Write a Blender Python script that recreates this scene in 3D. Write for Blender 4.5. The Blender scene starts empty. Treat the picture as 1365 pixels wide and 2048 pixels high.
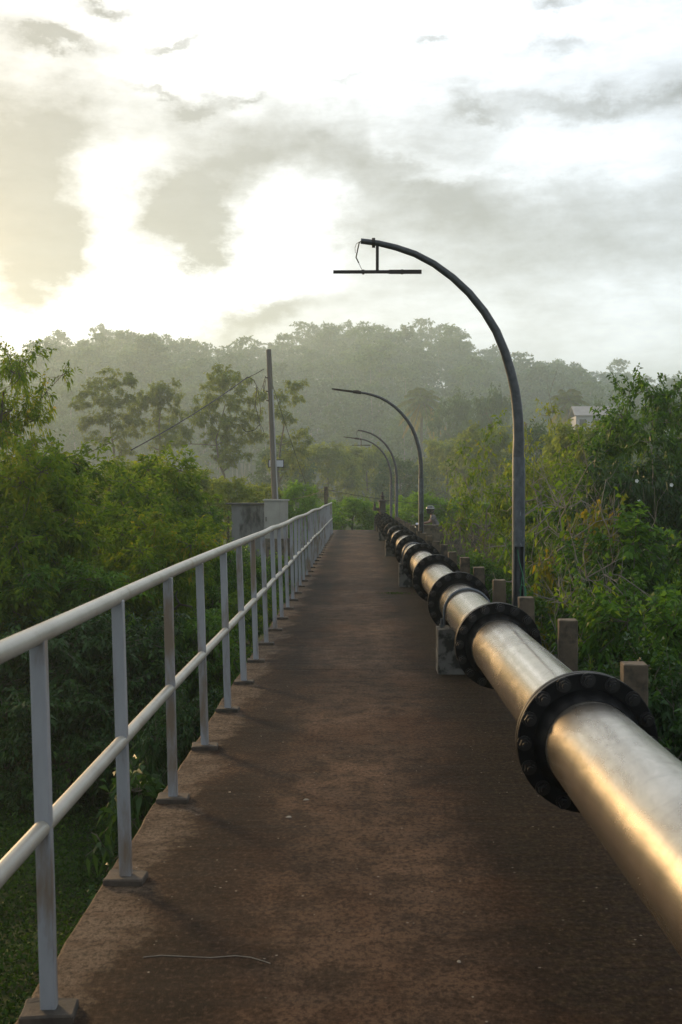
import bpy, math, random
import numpy as np
from math import pi, sin, cos, radians as R
from mathutils import Vector

C = bpy.context.scene.collection
F = 2400.0                      # focal length in photo pixels
CAMZ = 1.535
VPX, VPY = 714.0, 984.0

def at(px, py, Y):
    return Vector(((px - VPX) / F * Y, Y, CAMZ - (py - VPY) / F * Y))

# ------------------------------------------------------------------ materials
def new_mat(name):
    m = bpy.data.materials.new(name); m.use_nodes = True
    nt = m.node_tree
    for n in list(nt.nodes): nt.nodes.remove(n)
    out = nt.nodes.new('ShaderNodeOutputMaterial')
    return m, nt, out

class G:
    """small node-graph helper"""
    def __init__(s, nt): s.nt = nt
    def n(s, t, **kw):
        x = s.nt.nodes.new(t)
        for k, v in kw.items(): setattr(x, k, v)
        return x
    def put(s, sock, v):
        if hasattr(v, 'is_output') or isinstance(v, bpy.types.NodeSocket): s.nt.links.new(v, sock)
        elif v is not None: sock.default_value = v
    def math(s, op, a, b=None, c=None, clamp=False):
        x = s.n('ShaderNodeMath', operation=op); x.use_clamp = clamp
        for i, v in enumerate((a, b, c)):
            if v is not None: s.put(x.inputs[i], v)
        return x.outputs[0]
    def mix(s, f, a, b, mode='MIX'):
        x = s.n('ShaderNodeMix', data_type='RGBA', blend_type=mode)
        s.put(x.inputs[0], f)
        for i, v in ((6, a), (7, b)):
            if isinstance(v, (tuple, list)) and len(v) == 3: v = (*v, 1)
            s.put(x.inputs[i], v)
        return x.outputs[2]
    def noise(s, vec, scale, detail=4, rough=.55, dist=0.0):
        x = s.n('ShaderNodeTexNoise'); s.put(x.inputs['Vector'], vec)
        x.inputs['Scale'].default_value = scale; x.inputs['Detail'].default_value = detail
        x.inputs['Roughness'].default_value = rough; x.inputs['Distortion'].default_value = dist
        return x.outputs[0]
    def ramp(s, f, stops, interp='LINEAR'):
        x = s.n('ShaderNodeValToRGB'); cr = x.color_ramp; cr.interpolation = interp
        while len(cr.elements) < len(stops): cr.elements.new(.5)
        for e, (p, c) in zip(cr.elements, stops):
            e.position = p
            e.color = (c, c, c, 1) if not isinstance(c, (tuple, list)) else (*c, 1)
        s.put(x.inputs[0], f); return x.outputs[0]
    def maprange(s, v, a, b, c=0.0, d=1.0, smooth=False):
        x = s.n('ShaderNodeMapRange')
        if smooth: x.interpolation_type = 'SMOOTHSTEP'
        s.put(x.inputs[0], v)
        for i, q in zip((1, 2, 3, 4), (a, b, c, d)): x.inputs[i].default_value = q
        return x.outputs[0]
    def mapping(s, vec, scale=(1, 1, 1), loc=(0, 0, 0)):
        x = s.n('ShaderNodeMapping'); s.put(x.inputs[0], vec)
        x.inputs['Scale'].default_value = scale; x.inputs['Location'].default_value = loc
        return x.outputs[0]
    def obj(s): return s.n('ShaderNodeTexCoord').outputs['Object']
    def pos(s): return s.n('ShaderNodeNewGeometry').outputs['Position']
    def sep(s, v):
        x = s.n('ShaderNodeSeparateXYZ'); s.put(x.inputs[0], v); return x.outputs
    def bump(s, h, strength=.3, dist=.01):
        x = s.n('ShaderNodeBump'); s.put(x.inputs['Height'], h)
        x.inputs['Strength'].default_value = strength; x.inputs['Distance'].default_value = dist
        return x.outputs[0]
    def bsdf(s, col, rough=.6, metal=0.0, normal=None, spec=.5):
        p = s.n('ShaderNodeBsdfPrincipled')
        if isinstance(col, (tuple, list)): col = (*col, 1) if len(col) == 3 else col
        s.put(p.inputs['Base Color'], col); s.put(p.inputs['Roughness'], rough)
        s.put(p.inputs['Metallic'], metal); p.inputs['Specular IOR Level'].default_value = spec
        if normal is not None: s.put(p.inputs['Normal'], normal)
        return p.outputs[0]

def speckled(name, c1, c2, scale=8, rough=.7, metal=0.0, bump=.2, spec=.5, stain=None, stain_scale=2.0, stain_lo=.5, stain_hi=.65, stretch=(1, 1, 1)):
    m, nt, out = new_mat(name); g = G(nt)
    v = g.mapping(g.pos(), stretch)
    f = g.ramp(g.noise(v, scale, 6, .65), [(.3, 0.0), (.7, 1.0)])
    col = g.mix(f, c1, c2)
    if stain:
        sf = g.ramp(g.noise(v, stain_scale, 5, .6), [(stain_lo, 0.0), (stain_hi, 1.0)])
        col = g.mix(sf, col, stain)
    h = g.noise(v, scale * 6, 4, .6)
    nt.links.new(g.bsdf(col, rough, metal, g.bump(h, bump, .004), spec), out.inputs[0])
    return m

M = {}
M['concrete'] = speckled('weathered_concrete', (.15, .115, .075), (.075, .058, .04), 9, .9, bump=.7, stain=(.028, .024, .018), stain_scale=6, stain_lo=.50, stain_hi=.64)
M['concrete_dark'] = speckled('mossy_concrete', (.15, .145, .13), (.07, .068, .06), 9, .85, bump=.6, stain=(.018, .019, .015), stain_scale=9, stain_lo=.47, stain_hi=.56)
M['pad'] = speckled('pad_concrete', (.105, .08, .058), (.035, .028, .022), 14, .9, bump=.6, stain=(.03, .028, .022), stain_scale=5)
M['hut_wall'] = speckled('stained_plaster', (.23, .235, .23), (.15, .15, .145), 1.5, .9, bump=.2, stain=(.04, .04, .037), stain_scale=1.6, stain_lo=.48, stain_hi=.62, stretch=(1.4, 1.4, .5))
M['hut_roof'] = speckled('dark_roof_slab', (.04, .04, .038), (.025, .025, .025), 6, .8)
M['cabinet'] = speckled('cabinet_paint', (.34, .335, .30), (.28, .275, .25), 3, .5, bump=.05, stain=(.24, .23, .20), stain_scale=2.5, stain_lo=.6, stain_hi=.75)
M['post_paint'] = speckled('worn_grey_paint', (.36, .37, .385), (.25, .26, .275), 7, .45, bump=.1, stain=(.20, .15, .105), stain_scale=7, stain_lo=.50, stain_hi=.66, stretch=(1.3, 1.3, .3))
M['rail_paint'] = speckled('worn_cream_paint', (.44, .415, .36), (.30, .28, .235), 4, .33, bump=.08, stain=(.24, .19, .13), stain_scale=6, stain_lo=.60, stain_hi=.74)
M['galv'] = speckled('galvanised_steel', (.15, .165, .18), (.075, .083, .092), 22, .42, metal=.75, bump=.1, stain=(.26, .28, .30), stain_scale=26, stain_lo=.62, stain_hi=.70, stretch=(1, 1, .5))
M['galv_dark'] = speckled('dull_arm_steel', (.105, .11, .115), (.055, .06, .062), 18, .40, metal=.55, bump=.1)
M['iron'] = speckled('brown_iron', (.05, .04, .034), (.03, .026, .024), 20, .6, metal=.3)
M['black_paint'] = speckled('black_flange_paint', (.0040, .0042, .005), (.008, .008, .009), 14, .42, bump=.10, spec=.12)
M['bolt_paint'] = speckled('bolt_paint', (.009, .009, .010), (.016, .015, .014), 40, .34, metal=.2, bump=.15)
M['cable'] = speckled('black_cable', (.018, .018, .018), (.01, .01, .01), 10, .6)
M['green_wire'] = speckled('green_wire', (.05, .22, .10), (.04, .16, .08), 10, .5)
M['white_tag'] = speckled('pale_plastic', (.55, .56, .58), (.48, .48, .5), 10, .5)
M['pole_wood'] = speckled('weathered_pole', (.20, .175, .15), (.11, .095, .08), 9, .85, bump=.5, stretch=(1, 1, .15), stain=(.16, .16, .10), stain_scale=3)
M['conduit'] = speckled('pale_conduit', (.42, .42, .42), (.33, .33, .33), 6, .5)
M['lens'] = speckled('floodlight_glass', (.62, .65, .70), (.56, .6, .66), 2, .15)
M['bark'] = speckled('bark', (.15, .13, .10), (.08, .07, .055), 10, .9, bump=.4)
M['bark_pale'] = speckled('pale_bark', (.26, .235, .20), (.16, .14, .12), 8, .85, bump=.3)
M['roof_sheet'] = speckled('weathered_roof', (.42, .38, .35), (.33, .29, .27), 1.5, .6)
M['white_wall'] = speckled('white_wall', (.46, .47, .48), (.36, .37, .38), 2, .7)
M['window_dark'] = speckled('dark_window', (.03, .03, .035), (.02, .02, .025), 4, .2)
M['asphalt'] = speckled('asphalt', (.06, .06, .058), (.04, .04, .04), 30, .9, bump=.3)
M['skin'] = speckled('skin', (.20, .11, .07), (.17, .09, .06), 20, .55, bump=.02)
M['shirt'] = speckled('check_shirt', (.018, .016, .018), (.22, .21, .21), 11, .85)
M['trousers'] = speckled('dark_trousers', (.03, .03, .04), (.02, .02, .03), 14, .85)
M['helmet_dark'] = speckled('helmet_shell', (.04, .05, .05), (.02, .025, .025), 8, .2)
M['helmet_band'] = speckled('helmet_band', (.45, .47, .46), (.36, .38, .37), 8, .25)
M['scooter_white'] = speckled('scooter_shell', (.65, .65, .63), (.58, .58, .56), 5, .25)
M['rubber'] = speckled('rubber', (.02, .02, .02), (.012, .012, .012), 20, .8)
M['pale_bits'] = speckled('pale_brown_bits', (.36, .31, .24), (.24, .20, .15), 30, .8)
M['petal'] = speckled('white_petal', (.80, .80, .76), (.75, .74, .7), 12, .6)

def deck_material():
    m, nt, out = new_mat('worn_deck_concrete'); g = G(nt)
    p = g.pos(); x, y, z = g.sep(p)
    big = g.noise(g.mapping(p, (.9, .45, 1)), 1.3, 5, .6)
    streak = g.noise(g.mapping(p, (.7, 6, 1)), 2.0, 7, .7)
    fine = g.noise(g.mapping(p, (18, 60, 10)), 1.6, 4, .7)
    grit = g.noise(p, 160, 3, .7)
    f = g.math('ADD', g.math('MULTIPLY', big, .62), g.math('MULTIPLY', streak, .18))
    f = g.math('ADD', f, g.math('MULTIPLY', fine, .20))
    col = g.ramp(f, [(.40, (.011, .0062, .004)), (.5, (.072, .041, .025)), (.59, (.195, .116, .071))])
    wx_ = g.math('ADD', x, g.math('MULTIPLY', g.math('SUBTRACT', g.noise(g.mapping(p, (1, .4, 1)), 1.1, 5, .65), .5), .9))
    worn_sheen = g.math('MULTIPLY', g.maprange(wx_, -.62, -.10, 0.0, 1.0, True), g.maprange(wx_, .20, .62, 1.0, 0.0, True))  # worn path down the middle, its sheen painted in as lighter colour
    col = g.mix(g.maprange(worn_sheen, 0.0, 1.0, .80, 0.0), col, g.mix(.5, col, (.012, .008, .006)))
    col = g.mix(g.math('MULTIPLY', worn_sheen, .34), col, (.24, .150, .095))
    mot = g.ramp(g.noise(g.mapping(p, (1, .8, 1)), 6.5, 8, .72), [(.42, .85), (.55, 0.0)])
    col = g.mix(mot, col, g.mix(.65, col, (.010, .007, .005)))
    # reddish iron stain blotches
    red = g.ramp(g.noise(g.mapping(p, (1, .5, 1), (3, 7, 0)), 1.7, 5, .6), [(.5, 0.0), (.68, .55)])
    col = g.mix(red, col, (.110, .050, .024))
    # paler strip along the left edge, broken up by rounded dark bays between the pads
    wob = g.math('MULTIPLY', g.math('SUBTRACT', g.noise(g.mapping(p, (2, 1.6, 1)), 3.2, 8, .72), .5), .50)
    bay = g.math('MULTIPLY', g.math('SINE', g.math('MULTIPLY', g.math('ADD', y, .35), 2 * pi / 1.222)), .05)
    ex = g.math('ADD', g.math('ADD', x, wob), bay)
    edge = g.maprange(ex, -.86, -.74, 1.0, 0.0, True)
    col = g.mix(g.math('MULTIPLY', edge, g.maprange(g.noise(p, 7, 6, .7), .36, .56, .25, 1.0)), col, g.mix(streak, (.07, .05, .035), (.29, .21, .145)))
    dirt = g.math('MULTIPLY', g.maprange(ex, -.76, -.62, 0.0, 1.0, True), g.maprange(ex, -.58, -.25, 1.0, 0.0, True))  # darker band just inside the paler edge strip
    col = g.mix(g.math('MULTIPLY', dirt, .5), col, (.016, .013, .011))
    # damp moss and silt where water collects under the pipe
    mx = g.math('ADD', x, g.math('MULTIPLY', g.math('SUBTRACT', g.noise(p, 3.1, 5, .65), .5), .5))
    moss = g.maprange(mx, .42, .80, 0.0, .72, True)
    col = g.mix(moss, col, g.mix(g.ramp(g.noise(p, 22, 4, .7), [(.45, 0.0), (.6, 1.0)]), (.026, .022, .019), (.055, .046, .026)))
    vor = g.n('ShaderNodeTexVoronoi', feature='F1'); nt.links.new(p, vor.inputs['Vector']); vor.inputs['Scale'].default_value = 16
    gate = g.math('GREATER_THAN', g.noise(p, 5, 2, .5), .53)
    spk = g.math('MULTIPLY', g.math('LESS_THAN', vor.outputs['Distance'], .075), gate)
    col = g.mix(spk, col, (.34, .30, .25))
    grain = g.noise(g.mapping(p, (1, .7, 1)), 48, 5, .75)
    col = g.mix(g.ramp(grain, [(.40, .70), (.52, 0.0)]), col, (.012, .008, .006))
    col = g.mix(g.ramp(grain, [(.55, 0.0), (.68, .40)]), col, (.21, .135, .09))
    col = g.mix(g.ramp(grit, [(.35, .55), (.6, 0.0)]), col, (.016, .011, .008))
    rough = g.maprange(streak, .3, .7, .55, .75)
    h = g.math('ADD', g.math('MULTIPLY', fine, .8), g.math('ADD', g.math('MULTIPLY', grit, .8), g.math('MULTIPLY', streak, .8)))
    nt.links.new(g.bsdf(col, rough, 0, g.bump(h, .8, .009), .03), out.inputs[0])
    return m
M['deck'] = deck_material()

PIPE_S = 3.09
def pipe_material():
    m, nt, out = new_mat('brushed_pipe_metal'); g = G(nt)
    o = g.obj(); x, y, z = g.sep(o); p = g.pos()
    sm = g.noise(g.mapping(p, (2.5, .8, 2.5)), 1.6, 6, .65, .6)
    scr = g.noise(g.mapping(p, (3, 26, 3)), 2.0, 5, .7)
    spot = g.noise(p, 70, 4, .7)
    smudge = g.ramp(sm, [(.46, 0.0), (.66, 1.0)])
    col = g.mix(smudge, (.50, .46, .40), (.30, .275, .24))
    col = g.mix(g.ramp(scr, [(.56, 0.0), (.72, .5)]), col, (.30, .29, .28))
    col = g.mix(g.ramp(spot, [(.55, 0.0), (.80, .30)]), col, (.38, .36, .33))
    drip = g.ramp(g.noise(g.mapping(p, (1.6, 2.6, 1.6)), 2.6, 8, .72, .5), [(.48, 0.0), (.76, .42)])
    col = g.mix(drip, col, (.17, .15, .125))
    rust = g.ramp(g.noise(g.mapping(p, (1, 1.4, 1), (4, 1, 2)), 5.5, 7, .72), [(.58, 0.0), (.76, .35)])
    col = g.mix(rust, col, (.14, .105, .075))
    rough = g.math('ADD', .215, g.math('MULTIPLY', smudge, .09))
    metal = .93
    # black paint overspray beside the flanges
    d = g.math('MINIMUM', y, g.math('SUBTRACT', PIPE_S, y))
    d = g.math('ADD', d, g.math('MULTIPLY', g.math('SUBTRACT', g.noise(p, 9, 4, .6), .5), .03))
    ov = g.maprange(d, .085, .165, 1.0, 0.0, True)
    col = g.mix(ov, col, (.010, .010, .011))
    metal = g.math('MULTIPLY', g.math('SUBTRACT', 1.0, ov), metal)
    rough = g.math('ADD', rough, g.math('MULTIPLY', ov, .12))
    nrm = g.bump(g.math('ADD', g.math('MULTIPLY', scr, .6), g.math('MULTIPLY', spot, .08)), .035, .0015)
    nt.links.new(g.bsdf(col, rough, metal, nrm), out.inputs[0])
    return m
M['pipe'] = pipe_material()

def leaf_material(name, stops, trans=.35, rough=.5, gloss=.35):
    m, nt, out = new_mat(name); g = G(nt)
    a = g.n('ShaderNodeAttribute'); a.attribute_name = 'tint'
    oi = g.n('ShaderNodeObjectInfo')
    t = g.math('ADD', a.outputs['Fac'], g.math('MULTIPLY', g.math('SUBTRACT', oi.outputs['Random'], .5), .22), clamp=True)
    col = g.ramp(t, stops)
    pb = g.bsdf(col, rough + .1, 0, None, gloss * .4)
    tr = g.n('ShaderNodeBsdfTranslucent')
    warm = g.mix(.55, col, g.mix(1.0, col, (1.5, 1.35, .45), 'MULTIPLY'))
    nt.links.new(warm, tr.inputs[0])
    mx = g.n('ShaderNodeMixShader'); mx.inputs[0].default_value = trans
    nt.links.new(pb, mx.inputs[1]); nt.links.new(tr.outputs[0], mx.inputs[2])
    nt.links.new(mx.outputs[0], out.inputs[0])
    return m
M['leaf_olive'] = leaf_material('olive_leaves', [(0, (.055, .115, .013)), (.45, (.125, .225, .022)), (.80, (.22, .29, .03)), (1, (.33, .27, .033))], .52)
M['leaf_green'] = leaf_material('green_leaves', [(0, (.030, .08, .015)), (.5, (.08, .185, .022)), (.85, (.16, .30, .035)), (1, (.28, .36, .045))], .45, .42, .5)
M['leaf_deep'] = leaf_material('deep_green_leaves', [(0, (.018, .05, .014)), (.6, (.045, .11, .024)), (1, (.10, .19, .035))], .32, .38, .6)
M['leaf_yellow'] = leaf_material('yellowing_leaves', [(0, (.07, .12, .015)), (.5, (.19, .20, .02)), (1, (.36, .25, .025))], .45)
M['leaf_bright'] = leaf_material('bright_leaves', [(0, (.075, .18, .018)), (.5, (.15, .31, .03)), (1, (.25, .42, .045))], .5)
M['leaf_far'] = leaf_material('hill_leaves', [(0, (.035, .08, .028)), (.5, (.075, .15, .045)), (1, (.13, .22, .06))], .35)
M['leaf_open'] = leaf_material('feathery_leaves', [(0, (.11, .16, .03)), (.5, (.19, .26, .045)), (1, (.29, .34, .06))], .58)
M['leaf_palm'] = leaf_material('palm_fronds', [(0, (.07, .11, .025)), (.6, (.14, .18, .035)), (1, (.27, .21, .04))], .4)
M['leaf_grass'] = leaf_material('ground_leaves', [(0, (.010, .026, .005)), (.5, (.030, .075, .010)), (1, (.075, .14, .018))], .25, .6, .2)

def ground_material():
    m, nt, out = new_mat('overgrown_ground'); g = G(nt)
    p = g.pos()
    a = g.ramp(g.noise(p, .9, 6, .7), [(.38, (.014, .024, .006)), (.55, (.026, .055, .009)), (.7, (.04, .085, .012))])
    a = g.mix(g.ramp(g.noise(p, 14, 5, .7), [(.5, 0.0), (.7, .8)]), a, (.010, .013, .006))
    nt.links.new(g.bsdf(a, .9, 0, g.bump(g.noise(p, 20, 5, .7), .9, .05), .2), out.inputs[0])
    return m
M['ground'] = ground_material()

# ------------------------------------------------------------------ mesh helpers
class MB:
    def __init__(s): s.v, s.f = [], []
    def add(s, vs, fs):
        o = len(s.v); s.v += [tuple(v) for v in vs]; s.f += [tuple(i + o for i in f) for f in fs]; return s
    def box(s, x0, x1, y0, y1, z0, z1, bev=0.0):
        if bev <= 0:
            vs = [(x, y, z) for z in (z0, z1) for y in (y0, y1) for x in (x0, x1)]
            return s.add(vs, [(0, 2, 3, 1), (4, 5, 7, 6), (0, 1, 5, 4), (2, 6, 7, 3), (0, 4, 6, 2), (1, 3, 7, 5)])
        b = bev
        # chamfered prism: octagonal plan with chamfered top
        def ring(z, i):
            a0, a1, c0, c1 = x0 + i, x1 - i, y0 + i, y1 - i
            return [(a0 + b, c0, z), (a1 - b, c0, z), (a1, c0 + b, z), (a1, c1 - b, z), (a1 - b, c1, z), (a0 + b, c1, z), (a0, c1 - b, z), (a0, c0 + b, z)]
        rs = [ring(z0, 0), ring(z1 - b, 0), ring(z1, b)]
        vs = sum(rs, []); fs = [tuple(range(7, -1, -1)), tuple(range(16, 24))]
        for k in range(2):
            for i in range(8):
                j = (i + 1) % 8
                fs.append((k * 8 + i, k * 8 + j, k * 8 + 8 + j, k * 8 + 8 + i))
        return s.add(vs, fs)
    def tube(s, pts, rad, n=10, cap=True, up=None):
        pts = [Vector(p) for p in pts]
        if not isinstance(rad, (list, tuple)): rad = [rad] * len(pts)
        N = len(pts); vs = []; fs = []
        t0 = (pts[1] - pts[0]).normalized()
        ref = Vector(up) if up else (Vector((0, 0, 1)) if abs(t0.z) < .9 else Vector((1, 0, 0)))
        a = (ref - t0 * ref.dot(t0)).normalized()
        for i, p in enumerate(pts):
            t = (pts[min(i + 1, N - 1)] - pts[max(i - 1, 0)])
            t = t.normalized() if t.length > 1e-9 else t0
            a = (a - t * a.dot(t)); a = a.normalized() if a.length > 1e-6 else t.orthogonal().normalized()
            b = t.cross(a)
            for k in range(n):
                q = 2 * pi * k / n
                vs.append(p + (a * cos(q) + b * sin(q)) * rad[i])
        for i in range(N - 1):
            for k in range(n):
                j = (k + 1) % n
                fs.append((i * n + k, i * n + j, (i + 1) * n + j, (i + 1) * n + k))
        if cap:
            fs.append(tuple(range(n - 1, -1, -1))); fs.append(tuple((N - 1) * n + k for k in range(n)))
        return s.add(vs, fs)
    def lathe(s, prof, n=48, axis='y', c=(0, 0, 0), closed=False):
        """prof: list of (radius, along-axis)."""
        vs, fs = [], []
        for r, h in prof:
            for k in range(n):
                q = 2 * pi * k / n
                if axis == 'y': vs.append((c[0] + r * cos(q), c[1] + h, c[2] + r * sin(q)))
                else: vs.append((c[0] + r * cos(q), c[1] + r * sin(q), c[2] + h))
        P = len(prof)
        for i in range(P if closed else P - 1):
            ii = (i + 1) % P
            for k in range(n):
                j = (k + 1) % n
                fs.append((i * n + k, i * n + j, ii * n + j, ii * n + k))
        return s.add(vs, fs)
    def prism(s, poly, y0, y1):
        """poly: (x,z) outline, convex or not, extruded along y"""
        n = len(poly)
        vs = [(x, y0, z) for x, z in poly] + [(x, y1, z) for x, z in poly]
        fs = [tuple(range(n)), tuple(range(2 * n - 1, n - 1, -1))]
        for i in range(n):
            j = (i + 1) % n
            fs.append((i, i + n, j + n, j))
        return s.add(vs, fs)
    def xform(s, fn): s.v = [tuple(fn(Vector(v))) for v in s.v]; return s
    def rough(s, cell, amp, seed=1):
        """subdivide and knock the faces about a little"""
        import bmesh
        from mathutils import noise
        me = bpy.data.meshes.new('t'); me.from_pydata(s.v, [], s.f); bm = bmesh.new(); bm.from_mesh(me)
        for _ in range(6):
            es = [e for e in bm.edges if e.calc_length() > cell]
            if not es: break
            bmesh.ops.subdivide_edges(bm, edges=es, cuts=1, use_grid_fill=True)
        bm.normal_update()
        for v in bm.verts:
            q = v.co * 9 + Vector((seed * 3.7, seed, 0))
            v.co += v.normal * (noise.noise(q) * amp + noise.noise(q * 3.1) * amp * .6)
        bm.verts.index_update()
        s.v = [tuple(v.co) for v in bm.verts]; s.f = [tuple(v.index for v in f.verts) for f in bm.faces]
        bm.free(); bpy.data.meshes.remove(me); return s
    def build(s, name, mat, parent=None, smooth=False, loc=None):
        me = bpy.data.meshes.new(name); me.from_pydata(s.v, [], s.f); me.validate()
        import bmesh
        bm = bmesh.new(); bm.from_mesh(me); bmesh.ops.recalc_face_normals(bm, faces=bm.faces); bm.to_mesh(me); bm.free()
        me.materials.append(mat)
        if smooth:
            me.polygons.foreach_set('use_smooth', [True] * len(me.polygons))
            try: me.set_sharp_from_angle(angle=R(38))
            except Exception: pass
        o = bpy.data.objects.new(name, me); C.objects.link(o)
        if parent is not None: o.parent = parent
        if loc is not None: o.location = loc
        return o

def tag(o, label=None, cat=None, group=None, kind=None):
    if label: o['label'] = label
    if cat: o['category'] = cat
    if group: o['group'] = group
    if kind: o['kind'] = kind
    return o

def empty(name, loc, label, cat, group=None, rz=0.0):
    o = bpy.data.objects.new(name, None); C.objects.link(o)
    o.empty_display_size = .2; o.location = loc; o.rotation_euler = (0, 0, rz)
    return tag(o, label, cat, group)

def dup_child(o, parent, loc=None):
    c = o.copy(); C.objects.link(c); c.parent = parent
    if loc is not None: c.location = loc
    return c

def copy_tree(o, parent=None):
    c = o.copy(); C.objects.link(c)
    if parent is not None: c.parent = parent
    for ch in [q for q in bpy.data.objects if q.parent == o]: copy_tree(ch, c)
    return c

# ------------------------------------------------------------------ terrain
RIDGE = [(-900, 800), (-200, 770), (0, 742), (50, 715), (90, 690), (140, 684), (200, 668), (240, 660), (300, 672), (350, 674), (395, 690), (428, 716),
         (470, 690), (530, 684), (600, 668), (650, 664), (700, 662), (740, 652), (800, 660), (850, 666), (900, 672),
         (960, 692), (1000, 716), (1050, 732), (1110, 738), (1160, 742), (1250, 752), (1365, 765), (1700, 800), (2600, 850)]
RX = np.array([r[0] for r in RIDGE], float); RY = np.array([r[1] for r in RIDGE], float)
RD = 620.0
HS = 270.0
def sstep(t):
    t = np.clip(t, 0, 1); return t * t * (3 - 2 * t)
def gz(x, y):
    x = np.asarray(x, float); y = np.asarray(y, float)
    base = np.where(x < 0, -2.6, -2.2) + np.zeros_like(y)
    base = base + .12 * np.sin(x * .9 + y * .35) + .08 * np.sin(y * .8 - x * .4)
    bank = sstep((y - 38) / 11)
    low = base * (1 - bank) + (-.75 + .1 * np.sin(x * .3) * np.cos(y * .21)) * bank
    yy = np.maximum(y, 20.0)
    u = VPX + F * x / yy
    top = CAMZ + (VPY - np.interp(u, RX, RY)) / F * RD
    rz = np.maximum(top - 28.0, 1.0)
    t = (y - HS) / (RD - HS)
    hill = (rz + .75) * (.25 * sstep(t) + .75 * np.clip(t, 0, 1) ** 1.15)
    back = np.clip((y - RD) / 700, 0, 1)
    hill = np.where(y > RD, (rz + .75) * (1 - .6 * sstep(back)), hill)
    return low + np.where(y > HS, hill, 0)

def grid_mesh(name, xs, ys, mat):
    X, Y = np.meshgrid(xs, ys); Z = gz(X, Y)
    v = np.stack([X, Y, Z], -1).reshape(-1, 3)
    nx, ny = len(xs), len(ys)
    i = (np.arange(ny - 1)[:, None] * nx + np.arange(nx - 1)[None]).reshape(-1)
    f = np.stack([i, i + 1, i + nx + 1, i + nx], -1)
    return raw_mesh(name, v, f, mat, smooth=True)

def raw_mesh(name, v, f, mat, tint=None, smooth=False):
    me = bpy.data.meshes.new(name)
    k = f.shape[1]
    me.vertices.add(len(v)); me.vertices.foreach_set('co', np.ascontiguousarray(v, dtype=np.float32).ravel())
    me.loops.add(f.size); me.loops.foreach_set('vertex_index', np.ascontiguousarray(f, dtype=np.int32).ravel())
    me.polygons.add(len(f)); me.polygons.foreach_set('loop_start', np.arange(0, f.size, k, dtype=np.int32))
    if smooth: me.polygons.foreach_set('use_smooth', np.ones(len(f), dtype=bool))
    me.update(calc_edges=True)
    if tint is not None:
        a = me.attributes.new('tint', 'FLOAT', 'POINT'); a.data.foreach_set('value', np.ascontiguousarray(tint, dtype=np.float32))
    me.materials.append(mat)
    return me

def link(me, name, parent=None, loc=None):
    o = bpy.data.objects.new(name, me); C.objects.link(o)
    if parent is not None: o.parent = parent
    if loc is not None: o.location = loc
    return o

xs = np.concatenate([np.linspace(-900, -60, 44), np.linspace(-56, 56, 113), np.linspace(60, 900, 44)])
ys = np.concatenate([np.linspace(-200, -10, 12), np.linspace(-8, 60, 69), np.linspace(62, 680, 125), np.linspace(700, 1300, 20)])
tag(link(grid_mesh('ground', xs, ys, M['ground']), 'ground'), kind='structure')

# ------------------------------------------------------------------ foliage
def norm(a): return a / np.maximum(np.linalg.norm(a, axis=-1, keepdims=True), 1e-9)

def leaves(rng, P, D, L, W, tint, fold=.25, droop=.2, flat=.5):
    """one folded rhombus per leaf. P,D (n,3); L,W (n,)"""
    n = len(P); D = norm(D)
    up = np.tile(np.array([0, 0, 1.0]), (n, 1)) * flat + rng.normal(0, 1, (n, 3)) * (1 - flat)
    S = norm(np.cross(D, up)); N = np.cross(S, D)
    L = L[:, None]; W = W[:, None]
    mid = P + D * L * .45
    a = mid + S * W * .5 + N * W * fold * .5; b = mid - S * W * .5 + N * W * fold * .5
    tip = P + D * L - np.array([0, 0, 1.0]) * L * droop
    v = np.stack([P, a, tip, b], 1).reshape(-1, 3)
    f = np.arange(4 * n).reshape(n, 4)
    return v, f, np.repeat(tint, 4)

def clump_leaves(rng, clumps, dens, leaf_l, leaf_w, squash=1.0, twigs=14, droop=.25, pinnate=False, flat=.5, twig_tubes=None, inner=.15):
    """leaves set along little twigs that radiate from every clump centre"""
    VS, FS, TS = [], [], []; off = 0
    for (cx, cy, cz, r) in clumps:
        c = np.array([cx, cy, cz])
        n = max(6, int(dens * r * r)); nt = max(5, int(twigs * (.7 + .6 * rng.random())))
        td = norm(rng.normal(0, 1, (nt, 3)) + np.array([0, 0, .25])); td[:, 2] *= squash
        tl = r * rng.uniform(.6, 1.15, nt)
        bend = rng.normal(0, .22, (nt, 3)) * r; bend[:, 2] -= droop * .4 * r
        k = rng.integers(0, nt, n); s = inner + (1 - inner) * rng.random(n) ** .75
        base = c + td[k] * (tl[k] * s)[:, None] + bend[k] * (s * s)[:, None]
        base += rng.normal(0, .07 * r, (n, 3))
        axis = norm(td[k] + 2 * bend[k] * s[:, None] / max(r, 1e-3) * .5)
        if pinnate:
            side = norm(np.cross(axis, np.array([0, 0, 1.0]) + rng.normal(0, .2, (n, 3)))) * np.sign(rng.random(n) - .5)[:, None]
            D = axis * .55 + side + rng.normal(0, .15, (n, 3))
        else:
            D = axis * .8 + norm(rng.normal(0, 1, (n, 3))) * .8
        D[:, 2] -= droop * .8
        ct = rng.uniform(.2, .62); tint = np.clip(ct + rng.normal(0, .15, n), 0, 1)
        l = leaf_l * rng.uniform(.65, 1.25, n); w = leaf_w * rng.uniform(.7, 1.2, n)
        v, f, t = leaves(rng, base, D, l, w, tint, droop=droop, flat=flat)
        VS.append(v); FS.append(f + off); TS.append(t); off += len(v)
        if twig_tubes is not None:
            for q in range(0, nt, 2):
                p0 = c; p1 = c + td[q] * tl[q] * .5 + bend[q] * .25; p2 = c + td[q] * tl[q] + bend[q]
                twig_tubes.tube([p0, p1, p2], [.012 * r + .003, .008 * r + .003, .003], 3, False)
    return np.concatenate(VS), np.concatenate(FS), np.concatenate(TS)

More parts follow.
